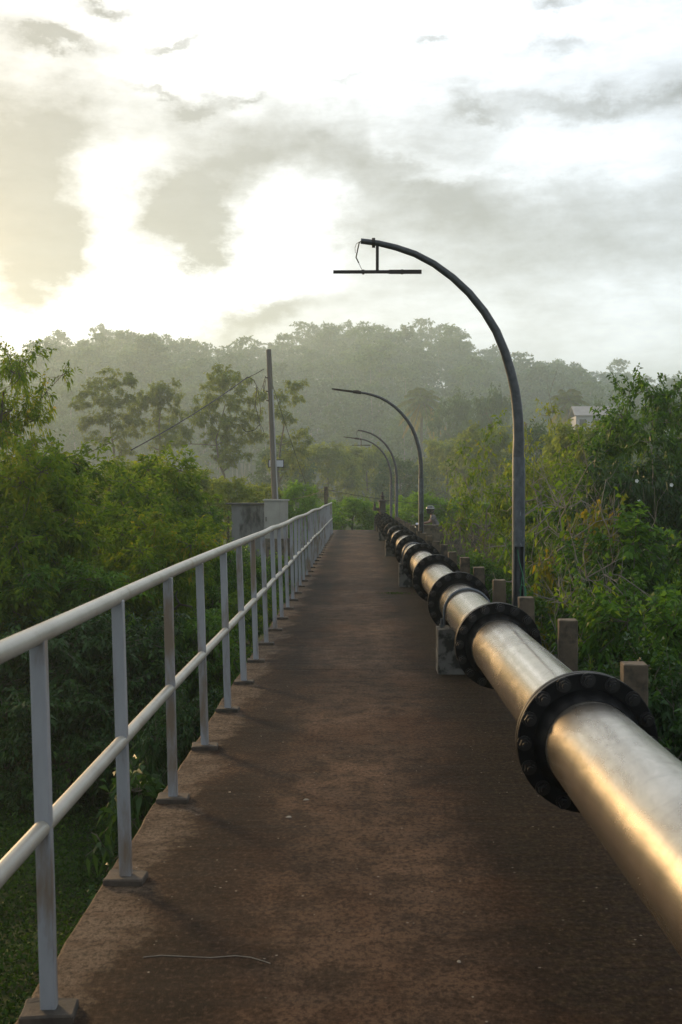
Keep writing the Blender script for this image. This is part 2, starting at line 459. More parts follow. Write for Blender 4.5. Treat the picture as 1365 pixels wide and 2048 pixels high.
def skeleton(rng, mb, trunk_pts, trunk_rad, clumps, thin=.5, sides=5):
    """join every clump to the growing skeleton with a bowed limb"""
    mb.tube(trunk_pts, trunk_rad, max(sides, 6), False)
    nodes = [(np.array(p, float), r) for p, r in zip(trunk_pts, trunk_rad)]
    dense = []
    for (a, ra), (b, rb) in zip(nodes[:-1], nodes[1:]):
        for t in np.linspace(0, 1, 5): dense.append((a + (b - a) * t, ra + (rb - ra) * t))
    nodes = dense
    base = np.array(trunk_pts[0], float)
    order = sorted(clumps, key=lambda c: np.linalg.norm(np.array(c[:3]) - base))
    for (x, y, z, r) in order:
        c = np.array([x, y, z]); best = None
        for p, pr in nodes:
            d = np.linalg.norm(c - p) + max(0, p[2] - c[2] + .1 * r) * 2.5 - pr * 3
            if best is None or d < best[0]: best = (d, p, pr)
        p, pr = best[1], best[2]
        span = np.linalg.norm(c - p)
        if span < 1e-3: continue
        side = rng.normal(0, .12, 3) * span
        m1 = p + (c - p) * .35 + side + np.array([0, 0, .06 * span]); m2 = p + (c - p) * .7 + side * .7 + np.array([0, 0, .05 * span])
        r0 = min(pr * .75, trunk_rad[0] * thin); r1 = max(r0 * .35, trunk_rad[0] * .06)
        rr = [r0, r0 * .75 + r1 * .25, r0 * .4 + r1 * .6, r1]
        pts = [p, m1, m2, c]
        mb.tube(pts, rr, sides, False)
        for q, w in zip(pts[1:], rr[1:]): nodes.append((q, w))

def dome_clumps(rng, n, H, Rr, zlo=.1, rr=(.28, .45), shell=.55, lean=(0, 0)):
    out = []
    for i in range(n):
        q = rng.random() * 2 * pi; h = rng.random() ** .8
        z = zlo * H + (H * .95 - zlo * H) * h
        prof = math.sqrt(max(0.04, 1 - ((z / H - .42) / .60) ** 2)) if z / H > .42 else .72 + .28 * (z / H) / .42
        rad = Rr * prof * (shell + (1 - shell) * rng.random()) * (.78 + .34 * rng.random())
        out.append((rad * cos(q) + lean[0] * z, rad * sin(q) + lean[1] * z, z, Rr * rng.uniform(*rr)))
    return out

VAR = {}
def variant(key, seed, clumps_fn, H, trunk_fn, dens, ll, lw, leafmat, barkmat, **kw):
    rng = np.random.default_rng(seed)
    cl = clumps_fn(rng)
    mb = MB(); tp, tr = trunk_fn(rng)
    thin = kw.pop('thin', .5); extra = kw.pop('extra_twigs', 0); spread = kw.pop('twig_spread', 1.0)
    skeleton(rng, mb, tp, tr, cl, thin)
    tw = kw.pop('tubes', True)
    v, f, t = clump_leaves(rng, cl, dens, ll, lw, twig_tubes=mb if tw else None, **kw)
    for _ in range(extra):                     # bare pale twigs reaching out of the crown
        c = cl[rng.integers(len(cl))]; p = np.array(c[:3]); d = norm(rng.normal(0, 1, 3) + np.array([0, 0, .8]))
        ln = spread * rng.uniform(.4, 1.0); k = rng.normal(0, .18, 3) * ln
        p1 = p + d * ln * .5 + k; p2 = p + d * ln
        mb.tube([p, p1, p2], [.0065, .0045, .002], 4, False)
        for s in range(2):
            e = p1 + norm(d + rng.normal(0, .6, 3)) * ln * .45
            mb.tube([p1, (p1 + e) / 2 + rng.normal(0, .03, 3), e], [.004, .003, .0015], 3, False)
    top = v[:, 2].max()
    cm = raw_mesh('crown', v, f, M[leafmat], t)
    tmb = bpy.data.meshes.new('trunk'); tmb.from_pydata(mb.v, [], mb.f); tmb.materials.append(M[barkmat])
    tmb.polygons.foreach_set('use_smooth', [True] * len(tmb.polygons))
    rad = np.percentile(np.hypot(v[:, 0], v[:, 1]), 96)
    VAR[key] = (cm, tmb, float(top), float(rad))

def bush_trunk(H, r):
    def fn(rng):
        return [(0, 0, -.3), (rng.normal(0, .05), rng.normal(0, .05), H * .3), (rng.normal(0, .12), rng.normal(0, .12), H * .62)], [r, r * .7, r * .35]
    return fn

# thicket bushes, left bank
for i, lm in enumerate(('leaf_olive', 'leaf_olive', 'leaf_green')):
    variant('thicket%d' % i, 11 + i, lambda rng: dome_clumps(rng, 62, 5.0, 1.9, .06, (.16, .40), .35), 5.0, bush_trunk(5, .09),
            1250, .125, .05, lm, 'bark', twigs=12, droop=.28)
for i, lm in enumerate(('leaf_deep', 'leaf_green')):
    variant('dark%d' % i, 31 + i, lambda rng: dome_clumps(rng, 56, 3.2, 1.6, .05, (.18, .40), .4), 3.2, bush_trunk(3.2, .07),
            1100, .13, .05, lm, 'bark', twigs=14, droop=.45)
# compound-leaved shrubs, right bank
for i, lm in enumerate(('leaf_green', 'leaf_green', 'leaf_deep')):
    variant('pinnate%d' % i, 51 + i, lambda rng: dome_clumps(rng, 62, 3.6, 1.6, .05, (.18, .42), .4), 3.6, bush_trunk(3.6, .07),
            820, .125, .066, lm, 'bark', twigs=11, droop=.3, pinnate=True, flat=.6)
variant('broad0', 61, lambda rng: dome_clumps(rng, 26, 1.5, .62, .1, (.26, .42)), 1.5, bush_trunk(1.5, .03),
        520, .16, .075, 'leaf_deep', 'bark', twigs=9, droop=.3, flat=.7)
variant('yellow0', 63, lambda rng: dome_clumps(rng, 30, 2.6, .9, .35, (.20, .34), .3), 2.6, bush_trunk(2.6, .04),
        420, .10, .07, 'leaf_yellow', 'bark_pale', twigs=9, droop=.35, extra_twigs=14, twig_spread=.9)
# twiggy saplings
for i, lm in enumerate(('leaf_olive', 'leaf_open')):
    variant('sapling%d' % i, 71 + i, lambda rng: dome_clumps(rng, 46, 4.4, 1.25, .25, (.18, .34), .2), 4.4, bush_trunk(4.4, .05),
            560, .105, .044, lm, 'bark_pale', twigs=8, droop=.25, extra_twigs=14, twig_spread=.9)
def bare(rng): return dome_clumps(rng, 30, 2.6, 1.0, .3, (.2, .3), .4)
variant('bare0', 75, bare, 2.6, bush_trunk(2.6, .045), 26, .10, .05, 'leaf_olive', 'bark_pale', twigs=6, extra_twigs=22, twig_spread=.8, thin=.6)
# leafy small tree (left frame edge), sprays of long leaves
def spray(rng):
    out = []
    for i in range(75):
        h = rng.random(); q = rng.random() * 2 * pi
        rr = 1.6 * (.2 + .8 * rng.random()) * (1 - .55 * max(0, h - .5))
        out.append((rr * cos(q), rr * sin(q), 3.4 + 3.1 * h, rng.uniform(.28, .48)))
    return out
variant('spray0', 81, spray, 6.5, lambda rng: ([(0, 0, -.3), (.15, 0, 2.2), (-.1, .1, 4.2), (.1, 0, 5.9)], [.10, .08, .05, .02]),
        900, .105, .036, 'leaf_olive', 'bark', twigs=9, droop=.38)
# tall tree at the right
variant('tall0', 83, lambda rng: dome_clumps(rng, 90, 6.2, 1.9, .25, (.2, .36), .35), 6.2, bush_trunk(6.2, .10),
        600, .12, .058, 'leaf_green', 'bark', twigs=9, droop=.3, extra_twigs=6)
# open feathery trees, mid distance
def open_fn(n, H, Rr, lo, seedoff=0):
    def fn(rng):
        out = []
        heads = []
        for i in range(n):
            q = 2 * pi * i / n + rng.uniform(-.5, .5); h = rng.uniform(lo, .9)
            heads.append((Rr * (1.05 - .5 * h) * rng.uniform(.45, 1) * cos(q), Rr * (1.05 - .5 * h) * rng.uniform(.45, 1) * sin(q), H * h))
        heads.append((0, 0, H * .93))
        for hx, hy, hz in heads:
            for k in range(rng.integers(5, 9)):
                out.append((hx + rng.normal(0, .42), hy + rng.normal(0, .42), hz + rng.normal(0, .26), rng.uniform(.30, .52)))
        return out
    return fn
for i, (n, H, Rr, lo) in enumerate(((8, 7.0, 2.0, .45), (10, 7.5, 2.1, .32), (7, 6.5, 1.7, .5))):
    variant('open%d' % i, 91 + i, open_fn(n, H, Rr, lo), H,
            lambda rng, H=H: ([(0, 0, -.3), (.1, 0, H * .25), (-.12, .1, H * .5), (.1, 0, H * .8)], [.12, .10, .07, .03]),
            520, .16, .055, 'leaf_open', 'bark', squash=.7, twigs=9, droop=.3, thin=.55)
# rounded trees
for i, lm in enumerate(('leaf_bright', 'leaf_open', 'leaf_far')):
    variant('round%d' % i, 101 + i, lambda rng: dome_clumps(rng, 75, 5.0, 2.3, .08, (.22, .34)), 5.0, bush_trunk(5, .10),
            330, .22, .10, lm, 'bark', twigs=12, droop=.3, tubes=False)
# tiered hill trees
def tier(n, H, Rr):
    def fn(rng):
        out = []
        for i in range(n):
            h = .42 + .56 * (i + rng.random() * .8) / n; q = i * 2.4 + rng.uniform(-.5, .5)
            e = Rr * (1 - ((h - .62) / .46) ** 2) * rng.uniform(.45, 1.0)
            out.append((e * cos(q), e * sin(q), H * h, rng.uniform(.9, 1.5)))
        out.append((0, 0, H * .97, 1.0))
        return out
    return fn
for i, (n, H, Rr) in enumerate(((16, 14, 2.8), (20, 15, 3.1), (13, 13, 2.6), (18, 14, 3.4))):
    variant('hill%d' % i, 121 + i, tier(n, H, Rr), H,
            lambda rng, H=H: ([(0, 0, -1), (rng.normal(0, .2), 0, H * .35), (rng.normal(0, .3), 0, H * .7), (0, 0, H * .95)], [.24, .2, .13, .05]),
            110, .42, .26, 'leaf_far', 'bark_pale', squash=.42, twigs=11, droop=.12, tubes=False, thin=.4)
# palm
def palm_variant(key, seed, H, fl):
    rng = np.random.default_rng(seed); mb = MB()
    mb.tube([(0, 0, -1), (.2, 0, H * .4), (.1, .1, H * .75), (0, 0, H)], [.22, .17, .15, .14], 8, False)
    VS, FS, TS = [], [], []; off = 0
    for i in range(26):
        q = i * 2.4; el = 1.25 - 2.0 * (i / 26.0)
        d = np.array([cos(q) * cos(el), sin(q) * cos(el), sin(el)])
        s = np.linspace(.08, 1, 34); ln = fl * rng.uniform(.85, 1.1)
        pts = np.array([0, 0, H]) + d * (s * ln)[:, None] - np.array([0, 0, 1]) * (s ** 2 * ln * .55)[:, None]
        mb.tube([pts[0], pts[12], pts[24], pts[33]], [.05, .04, .025, .01], 4, False)
        tan = norm(np.gradient(pts, axis=0)); side = norm(np.cross(tan, [0, 0, 1.0]))
        for sg in (-1, 1):
            D = side * sg + tan * .7 - np.array([0, 0, .45])
            l = .75 * np.sin(np.clip(s, .08, .97) * pi) ** .6 + .1
            v, f, t = leaves(rng, pts, D, l, np.full(len(s), .10), np.clip(rng.normal(.45 if i < 19 else .9, .12, len(s)), 0, 1), droop=.2)
            VS.append(v); FS.append(f + off); TS.append(t); off += len(v)
    cm = raw_mesh('crown', np.concatenate(VS), np.concatenate(FS), M['leaf_palm'], np.concatenate(TS))
    tm = bpy.data.meshes.new('trunk'); tm.from_pydata(mb.v, [], mb.f); tm.materials.append(M['bark'])
    VAR[key] = (cm, tm, H + fl * .75, fl)
palm_variant('palm0', 141, 9.0, 3.0)

TREES = []
def plant(name, key, px, pytop, Y, label, cat='tree', group=None, wide=1.0, rot=None, half=None):
    """stand a plant on the ground so that its top reaches the measured height; half = crown half-width in metres"""
    cm, tm, H, rad = VAR[key]
    x = (px - VPX) / F * Y; g0 = float(gz(x, Y)); top = CAMZ + (VPY - pytop) / F * Y
    s = (top - g0) / H
    w = (half / rad) if half else s * wide
    rz = rot if rot is not None else (px * 1.7 + Y * 3.1) % 6.28
    o = empty(name, (x, Y, g0), label, cat, group, rz)
    o.scale = (w, w, s)
    link(tm, 'trunk', o); link(cm, 'crown', o)
    TREES.append(o)
    return o

exec_plants = True
G_L = 'bushes in the thicket left of the bridge'
G_R = 'shrubs on the bank right of the pipeline'
LEFT = [
 ('thicket_bush', 'thicket0', 30, 868, 18, 'large olive bush at the left picture edge under the leafy sunlit tree', 1.7),
 ('thicket_bush', 'thicket1', 185, 872, 23, 'tall olive bush below the leftmost feathery tree', 1.9),
 ('thicket_bush', 'thicket0', 300, 884, 26, 'yellow-tinged olive bush where the utility cable dips behind the leaves', 1.9),
 ('thicket_bush', 'thicket2', 375, 950, 31, 'green bush left of the stained concrete hut', .95),
 ('thicket_bush', 'thicket2', 15, 1030, 17.5, 'dark green bush at the left edge above the nearest top rail', 1.7),
 ('thicket_bush', 'thicket1', 175, 1010, 18.5, 'bushy olive shrub above the second railing post from the front', 1.35),
 ('thicket_bush', 'thicket0', 320, 1000, 20, 'broad olive shrub above the third railing post from the front', 1.5),
 ('thicket_bush', 'thicket2', 425, 1075, 25, 'rounded green shrub in front of the stained concrete hut', 1.2),
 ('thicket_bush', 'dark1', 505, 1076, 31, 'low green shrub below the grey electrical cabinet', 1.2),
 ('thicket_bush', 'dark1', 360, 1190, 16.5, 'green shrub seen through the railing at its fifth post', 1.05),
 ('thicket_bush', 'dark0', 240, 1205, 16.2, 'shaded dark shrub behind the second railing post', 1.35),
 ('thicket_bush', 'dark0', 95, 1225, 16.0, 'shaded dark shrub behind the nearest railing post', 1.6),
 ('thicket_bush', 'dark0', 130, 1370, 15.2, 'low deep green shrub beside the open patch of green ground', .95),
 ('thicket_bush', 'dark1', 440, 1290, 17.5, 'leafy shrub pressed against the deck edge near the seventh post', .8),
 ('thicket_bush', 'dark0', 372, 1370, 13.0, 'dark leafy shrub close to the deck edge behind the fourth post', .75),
]
for nm, key, px, py, Y, lab, half in LEFT:
    plant(nm, key, px, py, Y, lab, 'bush', G_L, half=half)
plant('leafy_tree', 'spray0', -5, 672, 19, 'sunlit leafy tree rising above the thicket at the left picture edge', half=1.3)
plant('broadleaf_plant', 'broad0', 262, 1512, 10.2, 'broad-leaved plant with glossy leaves growing up beside the deck edge', 'plant', half=.46)

RIGHT = [
 ('bank_shrub', 'pinnate1', 1335, 1000, 15, 'rounded bright green shrub at the right picture edge below the white flowers', 1.35),
 ('bank_shrub', 'pinnate0', 1215, 1065, 14, 'leafy green shrub right of the nearest lamp post, behind the bare branches', 1.1),
 ('bank_shrub', 'pinnate1', 1275, 1150, 11, 'light green compound-leaved shrub over the second nearest concrete post', .95),
 ('bank_shrub', 'pinnate2', 1350, 1260, 8.6, 'dark green shrub beside the nearest concrete post', .8),
 ('bank_shrub', 'pinnate2', 1195, 1270, 11.5, 'shaded low shrub behind the two nearest concrete posts', .75),
 ('bank_shrub', 'pinnate0', 1095, 1130, 17, 'green shrub just right of the nearest lamp post hatch', .95),
 ('bank_shrub', 'dark1', 985, 1085, 23, 'low green shrub between the two nearest lamp posts', .95),
 ('bank_shrub', 'dark1', 925, 1080, 28, 'small shrub below the dark parapet wall', .8),
 ('bank_shrub', 'dark0', 1290, 890, 21, 'dense dark green shrub dotted with white flowers', 1.7),
 ('bank_shrub', 'thicket2', 1175, 930, 24, 'bushy olive shrub below the white house', 1.5),
 ('bank_shrub', 'thicket1', 1075, 905, 27, 'olive shrub right of the upper half of the nearest lamp post', 1.3),
 ('bank_shrub', 'thicket1', 1385, 830, 24, 'olive shrub under the tall tree at the right picture edge', 1.6),
]
RO = {}
for nm, key, px, py, Y, lab, half in RIGHT:
    RO[lab] = plant(nm, key, px, py, Y, lab, 'bush', G_R, half=half)
plant('bank_tree', 'tall0', 1310, 722, 23, 'tall leafy tree with an uneven top at the right picture edge', half=1.45)
plant('sapling', 'sapling0', 965, 815, 25, 'sparse twiggy sapling left of the nearest lamp post', half=1.05)
plant('sapling', 'sapling1', 1065, 795, 26, 'thin sapling with yellowing top leaves right behind the nearest lamp post', half=.9)
plant('sapling', 'sapling0', 1165, 840, 21, 'wispy sapling with pale bare twigs in front of the white house', half=1.15)
plant('yellow_shrub', 'yellow0', 1205, 985, 15.5, 'shrub with orange-yellow leaves in the middle of the right bank', 'bush', half=.62)
plant('yellow_shrub', 'yellow0', 1095, 1085, 16.0, 'small yellow-leaved shrub beside the hatch of the nearest lamp post', 'bush', half=.42)
plant('bare_shrub', 'bare0', 1125, 960, 15.5, 'leafless shrub with pale forked branches right of the nearest lamp post', 'bush', half=.95)
plant('bare_shrub', 'bare0', 1185, 1105, 11.8, 'small leafless pale-twigged shrub behind the second nearest concrete post', 'bush', half=.6)
plant('bare_shrub', 'bare0', 935, 1020, 25, 'leafless grey shrub in front of the dark parapet wall', 'bush', half=.7)

# mid distance
G_M = 'feathery trees beyond the utility pole'
def measured_tree(seed, bx, by, Y, stem, crown, label, group, dens=400, ll=.26, lw=.10):
    """crown clumps set out from measured widths and heights, spread in depth"""
    rng = np.random.default_rng(seed); k = Y / F
    x0 = (bx - VPX) * k; g0 = float(gz(x0, Y))
    W = lambda px, py: ((px - bx) * k, CAMZ + (VPY - py) * k - g0)
    xs_ = [W(c[0], c[1])[0] for c in crown]; mid = sum(xs_) / len(xs_); wide = max(abs(q - mid) for q in xs_)
    cl = []
    for px, py, r in crown:
        cx_, cz_ = W(px, py); r = r * k
        dep = math.sqrt(max(.1, 1 - ((cx_ - mid) / (wide * 1.1)) ** 2)) * wide * .8
        dy = rng.uniform(-1, 1) * dep
        cl.append((cx_, dy, cz_, r * .60))
        for _ in range(10):
            q = rng.random() * 6.28
            cl.append((cx_ + r * 1.25 * cos(q) * rng.uniform(.4, 1), dy + rng.normal(0, .5) * r, cz_ + r * .95 * sin(q) * rng.uniform(.3, 1), r * rng.uniform(.32, .56)))
    tp = [(0, 0, -.3)] + [(W(px, py)[0], rng.normal(0, .1), W(px, py)[1]) for px, py in stem]
    tr = [.13 - .09 * i / len(stem) for i in range(len(tp))]
    mb = MB(); skeleton(rng, mb, tp, tr, cl, .6)
    v, f, t = clump_leaves(rng, cl, dens, ll, lw, squash=.75, twigs=10, droop=.35)
    o = empty('feathery_tree', (x0, Y, g0), label, 'tree', group)
    tm = bpy.data.meshes.new('trunk'); tm.from_pydata(mb.v, [], mb.f); tm.materials.append(M['bark'])
    tm.polygons.foreach_set('use_smooth', [True] * len(tm.polygons))
    link(tm, 'trunk', o); link(raw_mesh('crown', v, f, M['leaf_open'], t), 'crown', o)
    return o
measured_tree(401, 232, 960, 108, [(228, 900), (220, 860), (218, 810)], [(215, 758, 24), (250, 765, 22), (185, 788, 26), (163, 805, 15), (208, 798, 20), (246, 800, 26), (215, 828, 22), (178, 828, 20), (257, 835, 20), (236, 862, 20), (168, 848, 14), (200, 875, 18), (240, 895, 18)],
              'leftmost feathery tree, standing flat-topped in the mist', G_M)
measured_tree(402, 318, 960, 111, [(320, 900), (318, 850), (322, 810)], [(337, 778, 22), (308, 786, 22), (352, 790, 14), (284, 803, 20), (325, 812, 28), (354, 830, 17), (274, 833, 20), (305, 848, 26), (341, 858, 22), (268, 862, 14), (318, 885, 20), (350, 885, 14)],
              'smaller feathery tree right beside the leftmost one', G_M)
measured_tree(403, 452, 1000, 102, [(448, 950), (438, 925), (432, 880), (450, 810)], [(455, 752, 22), (430, 768, 22), (481, 763, 20), (406, 798, 18), (446, 798, 30), (486, 800, 26), (510, 790, 16), (398, 830, 18), (430, 838, 28), (470, 838, 28), (506, 830, 20), (380, 858, 18), (415, 872, 22), (457, 878, 24), (496, 870, 22), (440, 905, 18), (370, 880, 12), (520, 872, 12), (482, 908, 20), (462, 925, 16)],
              'tall feathery tree with forked limbs left of the utility pole', G_M)
measured_tree(404, 560, 1000, 102, [(556, 940), (562, 890), (572, 830)], [(586, 772, 15), (602, 768, 10), (566, 790, 13), (590, 798, 14), (553, 820, 13), (574, 840, 16), (600, 868, 16), (617, 880, 10), (588, 898, 20), (560, 880, 16), (609, 903, 13), (578, 930, 20), (545, 920, 16), (600, 930, 13)],
              'thin-crowned feathery tree right of the utility pole', G_M)
G_B = 'bushes on the far bank'
for key, px, py, Y, half, lab in (
  ('round1', 265, 905, 48, 2.0, 'hazy bush under the two leftmost feathery trees'),
  ('round1', 365, 925, 50, 1.8, 'hazy bush left of the forked feathery tree'),
  ('round1', 455, 945, 52, 1.7, 'soft green bush behind the stained concrete hut'),
  ('round0', 600, 955, 54, 1.0, 'small round green tree right of the electrical cabinet'),
  ('round1', 530, 960, 56, 1.3, 'hazy bush right behind the electrical cabinet'),
  ('round0', 640, 1000, 60, 1.3, 'bright bush behind the short post at the end of the railing'),
  ('round0', 705, 990, 58, 1.7, 'bright green bush straight beyond the end of the deck'),
  ('round0', 775, 1004, 61, 1.4, 'bright green bush behind the valve at the end of the pipeline'),
  ('round0', 838, 980, 58, 1.6, 'bright green bush behind the second nearest lamp post'),
  ('round0', 900, 992, 57, 1.5, 'bright green bush behind the motorcyclist'),
  ('round0', 960, 1000, 56, 1.6, 'bright green bush behind the parapet wall'),
): plant('bank_bush', key, px, py, Y, lab, 'bush', G_B, half=half)
G_H = 'misty trees at the foot of the hill'
for key, px, py, Y, half, lab in (
  ('round1', 655, 876, 88, 2.6, 'misty tree above the short post at the end of the railing'),
  ('round1', 735, 880, 95, 2.6, 'misty tree above the far end of the deck'),
  ('round2', 800, 905, 84, 2.0, 'misty tree between the arms of the two farthest lamps'),
  ('round1', 895, 866, 92, 2.6, 'misty tree right of the second nearest lamp arm'),
  ('round1', 965, 835, 70, 2.2, 'misty tree left of the nearest lamp post'),
  ('round2', 905, 772, 135, 3.2, 'dark misty tree right of the tall palm'),
  ('round2', 985, 765, 130, 3.0, 'dark misty tree touching the bend of the nearest lamp'),
  ('round2', 1085, 835, 66, 2.2, 'misty tree left of the white house'),
  ('round1', 1175, 824, 34, 1.5, 'misty bush in front of the white house'),
  ('round1', 1130, 850, 38, 1.1, 'misty bush below the palm by the white house'),
  ('round2', 1190, 790, 118, 2.0, 'dark misty tree behind the white house'),
  ('round2', 1340, 770, 75, 2.6, 'misty tree at the right edge behind the tall leafy tree'),
  ('round1', 80, 900, 52, 2.6, 'misty tree behind the sunlit leafy tree at the left edge'),
  ('round2', 1260, 800, 90, 2.4, 'misty tree right of the white house'),
  ('round2', 560, 880, 85, 2.4, 'misty tree behind the utility pole lamp'),
): plant('foothill_tree', key, px, py, Y * 1.6, lab, 'tree', G_H, half=half * 1.6)
plant('palm_tree', 'palm0', 845, 752, 230, 'tall misty coconut palm above the second nearest lamp arm', half=5.2)
plant('palm_tree', 'palm0', 1137, 755, 215, 'misty palm left of the white house roof', half=4.6, rot=1.0)

# ridge trees: individuals on the skyline
rng = np.random.default_rng(7)
u = 70.0; k = 0
while u < 1330:
    lab, grp = (('misty layered tree on the left part of the skyline ridge', 'skyline trees left of the utility pole') if u < 420 else
                ('misty layered tree on the high middle part of the skyline ridge', 'skyline trees on the middle of the ridge') if u < 1010 else
                ('pale misty tree on the low right part of the skyline ridge', 'skyline trees on the right of the ridge'))
    py = float(np.interp(u, RX, RY)) + rng.uniform(-13, 9)
    Y = RD + rng.uniform(-14, 14)
    plant('ridge_tree', 'hill%d' % (k % 4), u, py, Y, lab, 'tree', grp, half=rng.uniform(5.0, 8.2), rot=rng.random() * 6.28)
    u += rng.uniform(24, 44); k += 1

# wooded slope: reads as one mass
def forest():
    rng = np.random.default_rng(17)
    VS, FS, TS = [], [], []; off = 0; TB = MB()
    protos = []
    for j, (n, H, Rr) in enumerate(((13, 13, 2.6), (15, 14, 3.0), (11, 12, 2.5), (12, 11, 2.8), (15, 13, 3.2))):
        r2 = np.random.default_rng(300 + j)
        cl = tier(n, H, Rr)(r2)
        protos.append(clump_leaves(r2, cl, 62, .55, .34, squash=.42, twigs=10, droop=.12) + (H,))
    for i in range(820):
        Y = HS + 3 + (RD - HS) * rng.random() ** .9; uu = rng.uniform(-260, 1640)
        x = (uu - VPX) / F * Y; g0 = float(gz(x, Y))
        v, f, t, H = protos[rng.integers(5)]
        s = 2.3 * rng.uniform(.6, 1.1) * (.6 + .4 * min(1, (Y - HS) / 150)); a = rng.random() * 6.28
        ca, sa = cos(a), sin(a)
        q = np.stack([v[:, 0] * ca - v[:, 1] * sa, v[:, 0] * sa + v[:, 1] * ca, v[:, 2]], 1) * s + np.array([x, Y, g0])
        VS.append(q); FS.append(f + off); TS.append(np.clip(t + rng.normal(0, .14), 0, 1)); off += len(v)
        TB.tube([(x, Y, g0 - .5), (x + rng.normal(0, .3), Y, g0 + H * s * .5), (x, Y, g0 + H * s * .9)], [.24, .17, .06], 5, False)
    cm = raw_mesh('forest', np.concatenate(VS), np.concatenate(FS), M['leaf_far'], np.concatenate(TS))
    o = tag(link(cm, 'forest'), 'misty wooded slope of the hill below the skyline trees', 'forest', kind='stuff')
    tb = TB.build('trunks', M['bark_pale'], o, True); tb['kind'] = 'stuff'
forest()

# ground cover on the open patch left of the deck
def ground_cover():
    rng = np.random.default_rng(23); n = 120000
    Y = rng.uniform(5, 20, n); X = -1.2 - rng.random(n) * 8
    P = np.stack([X, Y, gz(X, Y) + rng.random(n) * .05], 1)
    D = norm(rng.normal(0, 1, (n, 3)) + np.array([0, 0, .9]))
    v, f, t = leaves(rng, P, D, rng.uniform(.03, .085, n), rng.uniform(.015, .036, n),
                     np.clip(.45 + .25 * np.sin(X * 2.1) * np.sin(Y * 1.3) + rng.normal(0, .18, n), 0, 1), droop=.3, flat=.4)
    tag(link(raw_mesh('ground_cover', v, f, M['leaf_grass'], t), 'ground_cover'), 'low green weeds carpeting the wet ground left of the deck', 'ground cover', kind='stuff')
ground_cover()

# white flowers on the dark shrub
fl = RO['dense dark green shrub dotted with white flowers']
def flower_mesh():
    rng = np.random.default_rng(5); mb = MB()
    mb.lathe([(.0, -.012), (.014, -.008), (.012, .01), (0, .012)], 8, 'y')
    for c in range(3):
        o = Vector((rng.normal(0, .006), rng.normal(0, .006), rng.normal(0, .006)))
        for k in range(5):
            q = 2 * pi * k / 5
            d = Vector((cos(q), -.35, sin(q))); s = Vector((-sin(q), 0, cos(q)))
            mb.add([o, o + d * .032 + s * .022, o + d * .055, o + d * .032 - s * .022], [(0, 1, 2, 3)])
    return mb
f0 = None
bpy.context.view_layer.update()
for px, py in ((1272, 962), (1341, 970), (1277, 1003)):
    p = fl.matrix_world.inverted() @ at(px, py, 19.15)
    if f0 is None: f0 = flower_mesh().build('flower', M['petal'], fl, loc=p)
    else: f = dup_child(f0, fl, p)
    (f0 if px == 1272 else f).scale = (.6 / fl.scale[0], .6 / fl.scale[1], .6 / fl.scale[2])
    (f0 if px == 1272 else f).rotation_euler = (0, 0, -fl.rotation_euler.z)

# ------------------------------------------------------------------ bridge
DECK_END = 48.6
br = empty('footbridge', (0, 0, 0), 'narrow footbridge with a worn brown concrete deck running straight ahead', 'bridge')
joints = [-4.0, 1.9, 10.35, 18.8, 32.6, DECK_END]
for a, b in zip(joints[:-1], joints[1:]):
    from mathutils import noise as _nz
    n_ = max(4, int((b - a) / .12)); sm_ = MB(); vs = []
    for i in range(n_ + 1):
        yy = a + .006 + (b - a - .012) * i / n_
        j = _nz.noise(Vector((yy * 2.3, 1.7, 0))) * .014 + _nz.noise(Vector((yy * 9, 4.1, 0))) * .009
        ch = .010 + .012 * abs(_nz.noise(Vector((yy * 5, 9.3, 0))))
        vs += [(-1.0 + j, yy, -.20), (-1.0 + j * .8, yy, -ch), (-1.0 + j + ch, yy, 0.0), (1.60 - j, yy, 0.0), (1.62 - j, yy, -.015), (1.62, yy, -.20)]
    fs = [tuple(range(6)), tuple(range(6 * n_ + 5, 6 * n_ - 1, -1))]
    for i in range(n_):
        for k in range(6):
            kk = (k + 1) % 6; fs.append((i * 6 + k, i * 6 + 6 + k, i * 6 + 6 + kk, i * 6 + kk))
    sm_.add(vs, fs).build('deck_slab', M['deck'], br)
for x in (-.75, 1.35):
    MB().box(x - .14, x + .14, -4, DECK_END, -.62, -.203).build('girder', M['concrete'], br)
for y in (1.0, 13.0, 25.0, 37.0):
    MB().box(-.95, 1.55, y - .2, y + .2, -.95, -.623).build('crossbeam', M['concrete'], br)
    for x in (-.6, 1.2):
        MB().tube([(x, y, -3.2), (x, y, -.953)], .19, 14).build('pier', M['concrete'], br, True)
MB().box(-1.3, 1.9, DECK_END + .002, DECK_END + .5, -2.0, -.03).build('abutment', M['concrete'], br)
# path falling away beyond the bridge
pm = MB()
pp = [(DECK_END + .502, -.02), (51, -.18), (54, -.62), (58, -.70), (64, -.70)]
vs = []
for i, (y, z) in enumerate(pp): vs += [(-1.2 + .02 * i * i, y, z), (1.0 - .10 * i * i, y, z)]
pm.add(vs, [(2 * i, 2 * i + 1, 2 * i + 3, 2 * i + 2) for i in range(len(pp) - 1)])
tag(pm.build('path', M['deck']), kind='structure')

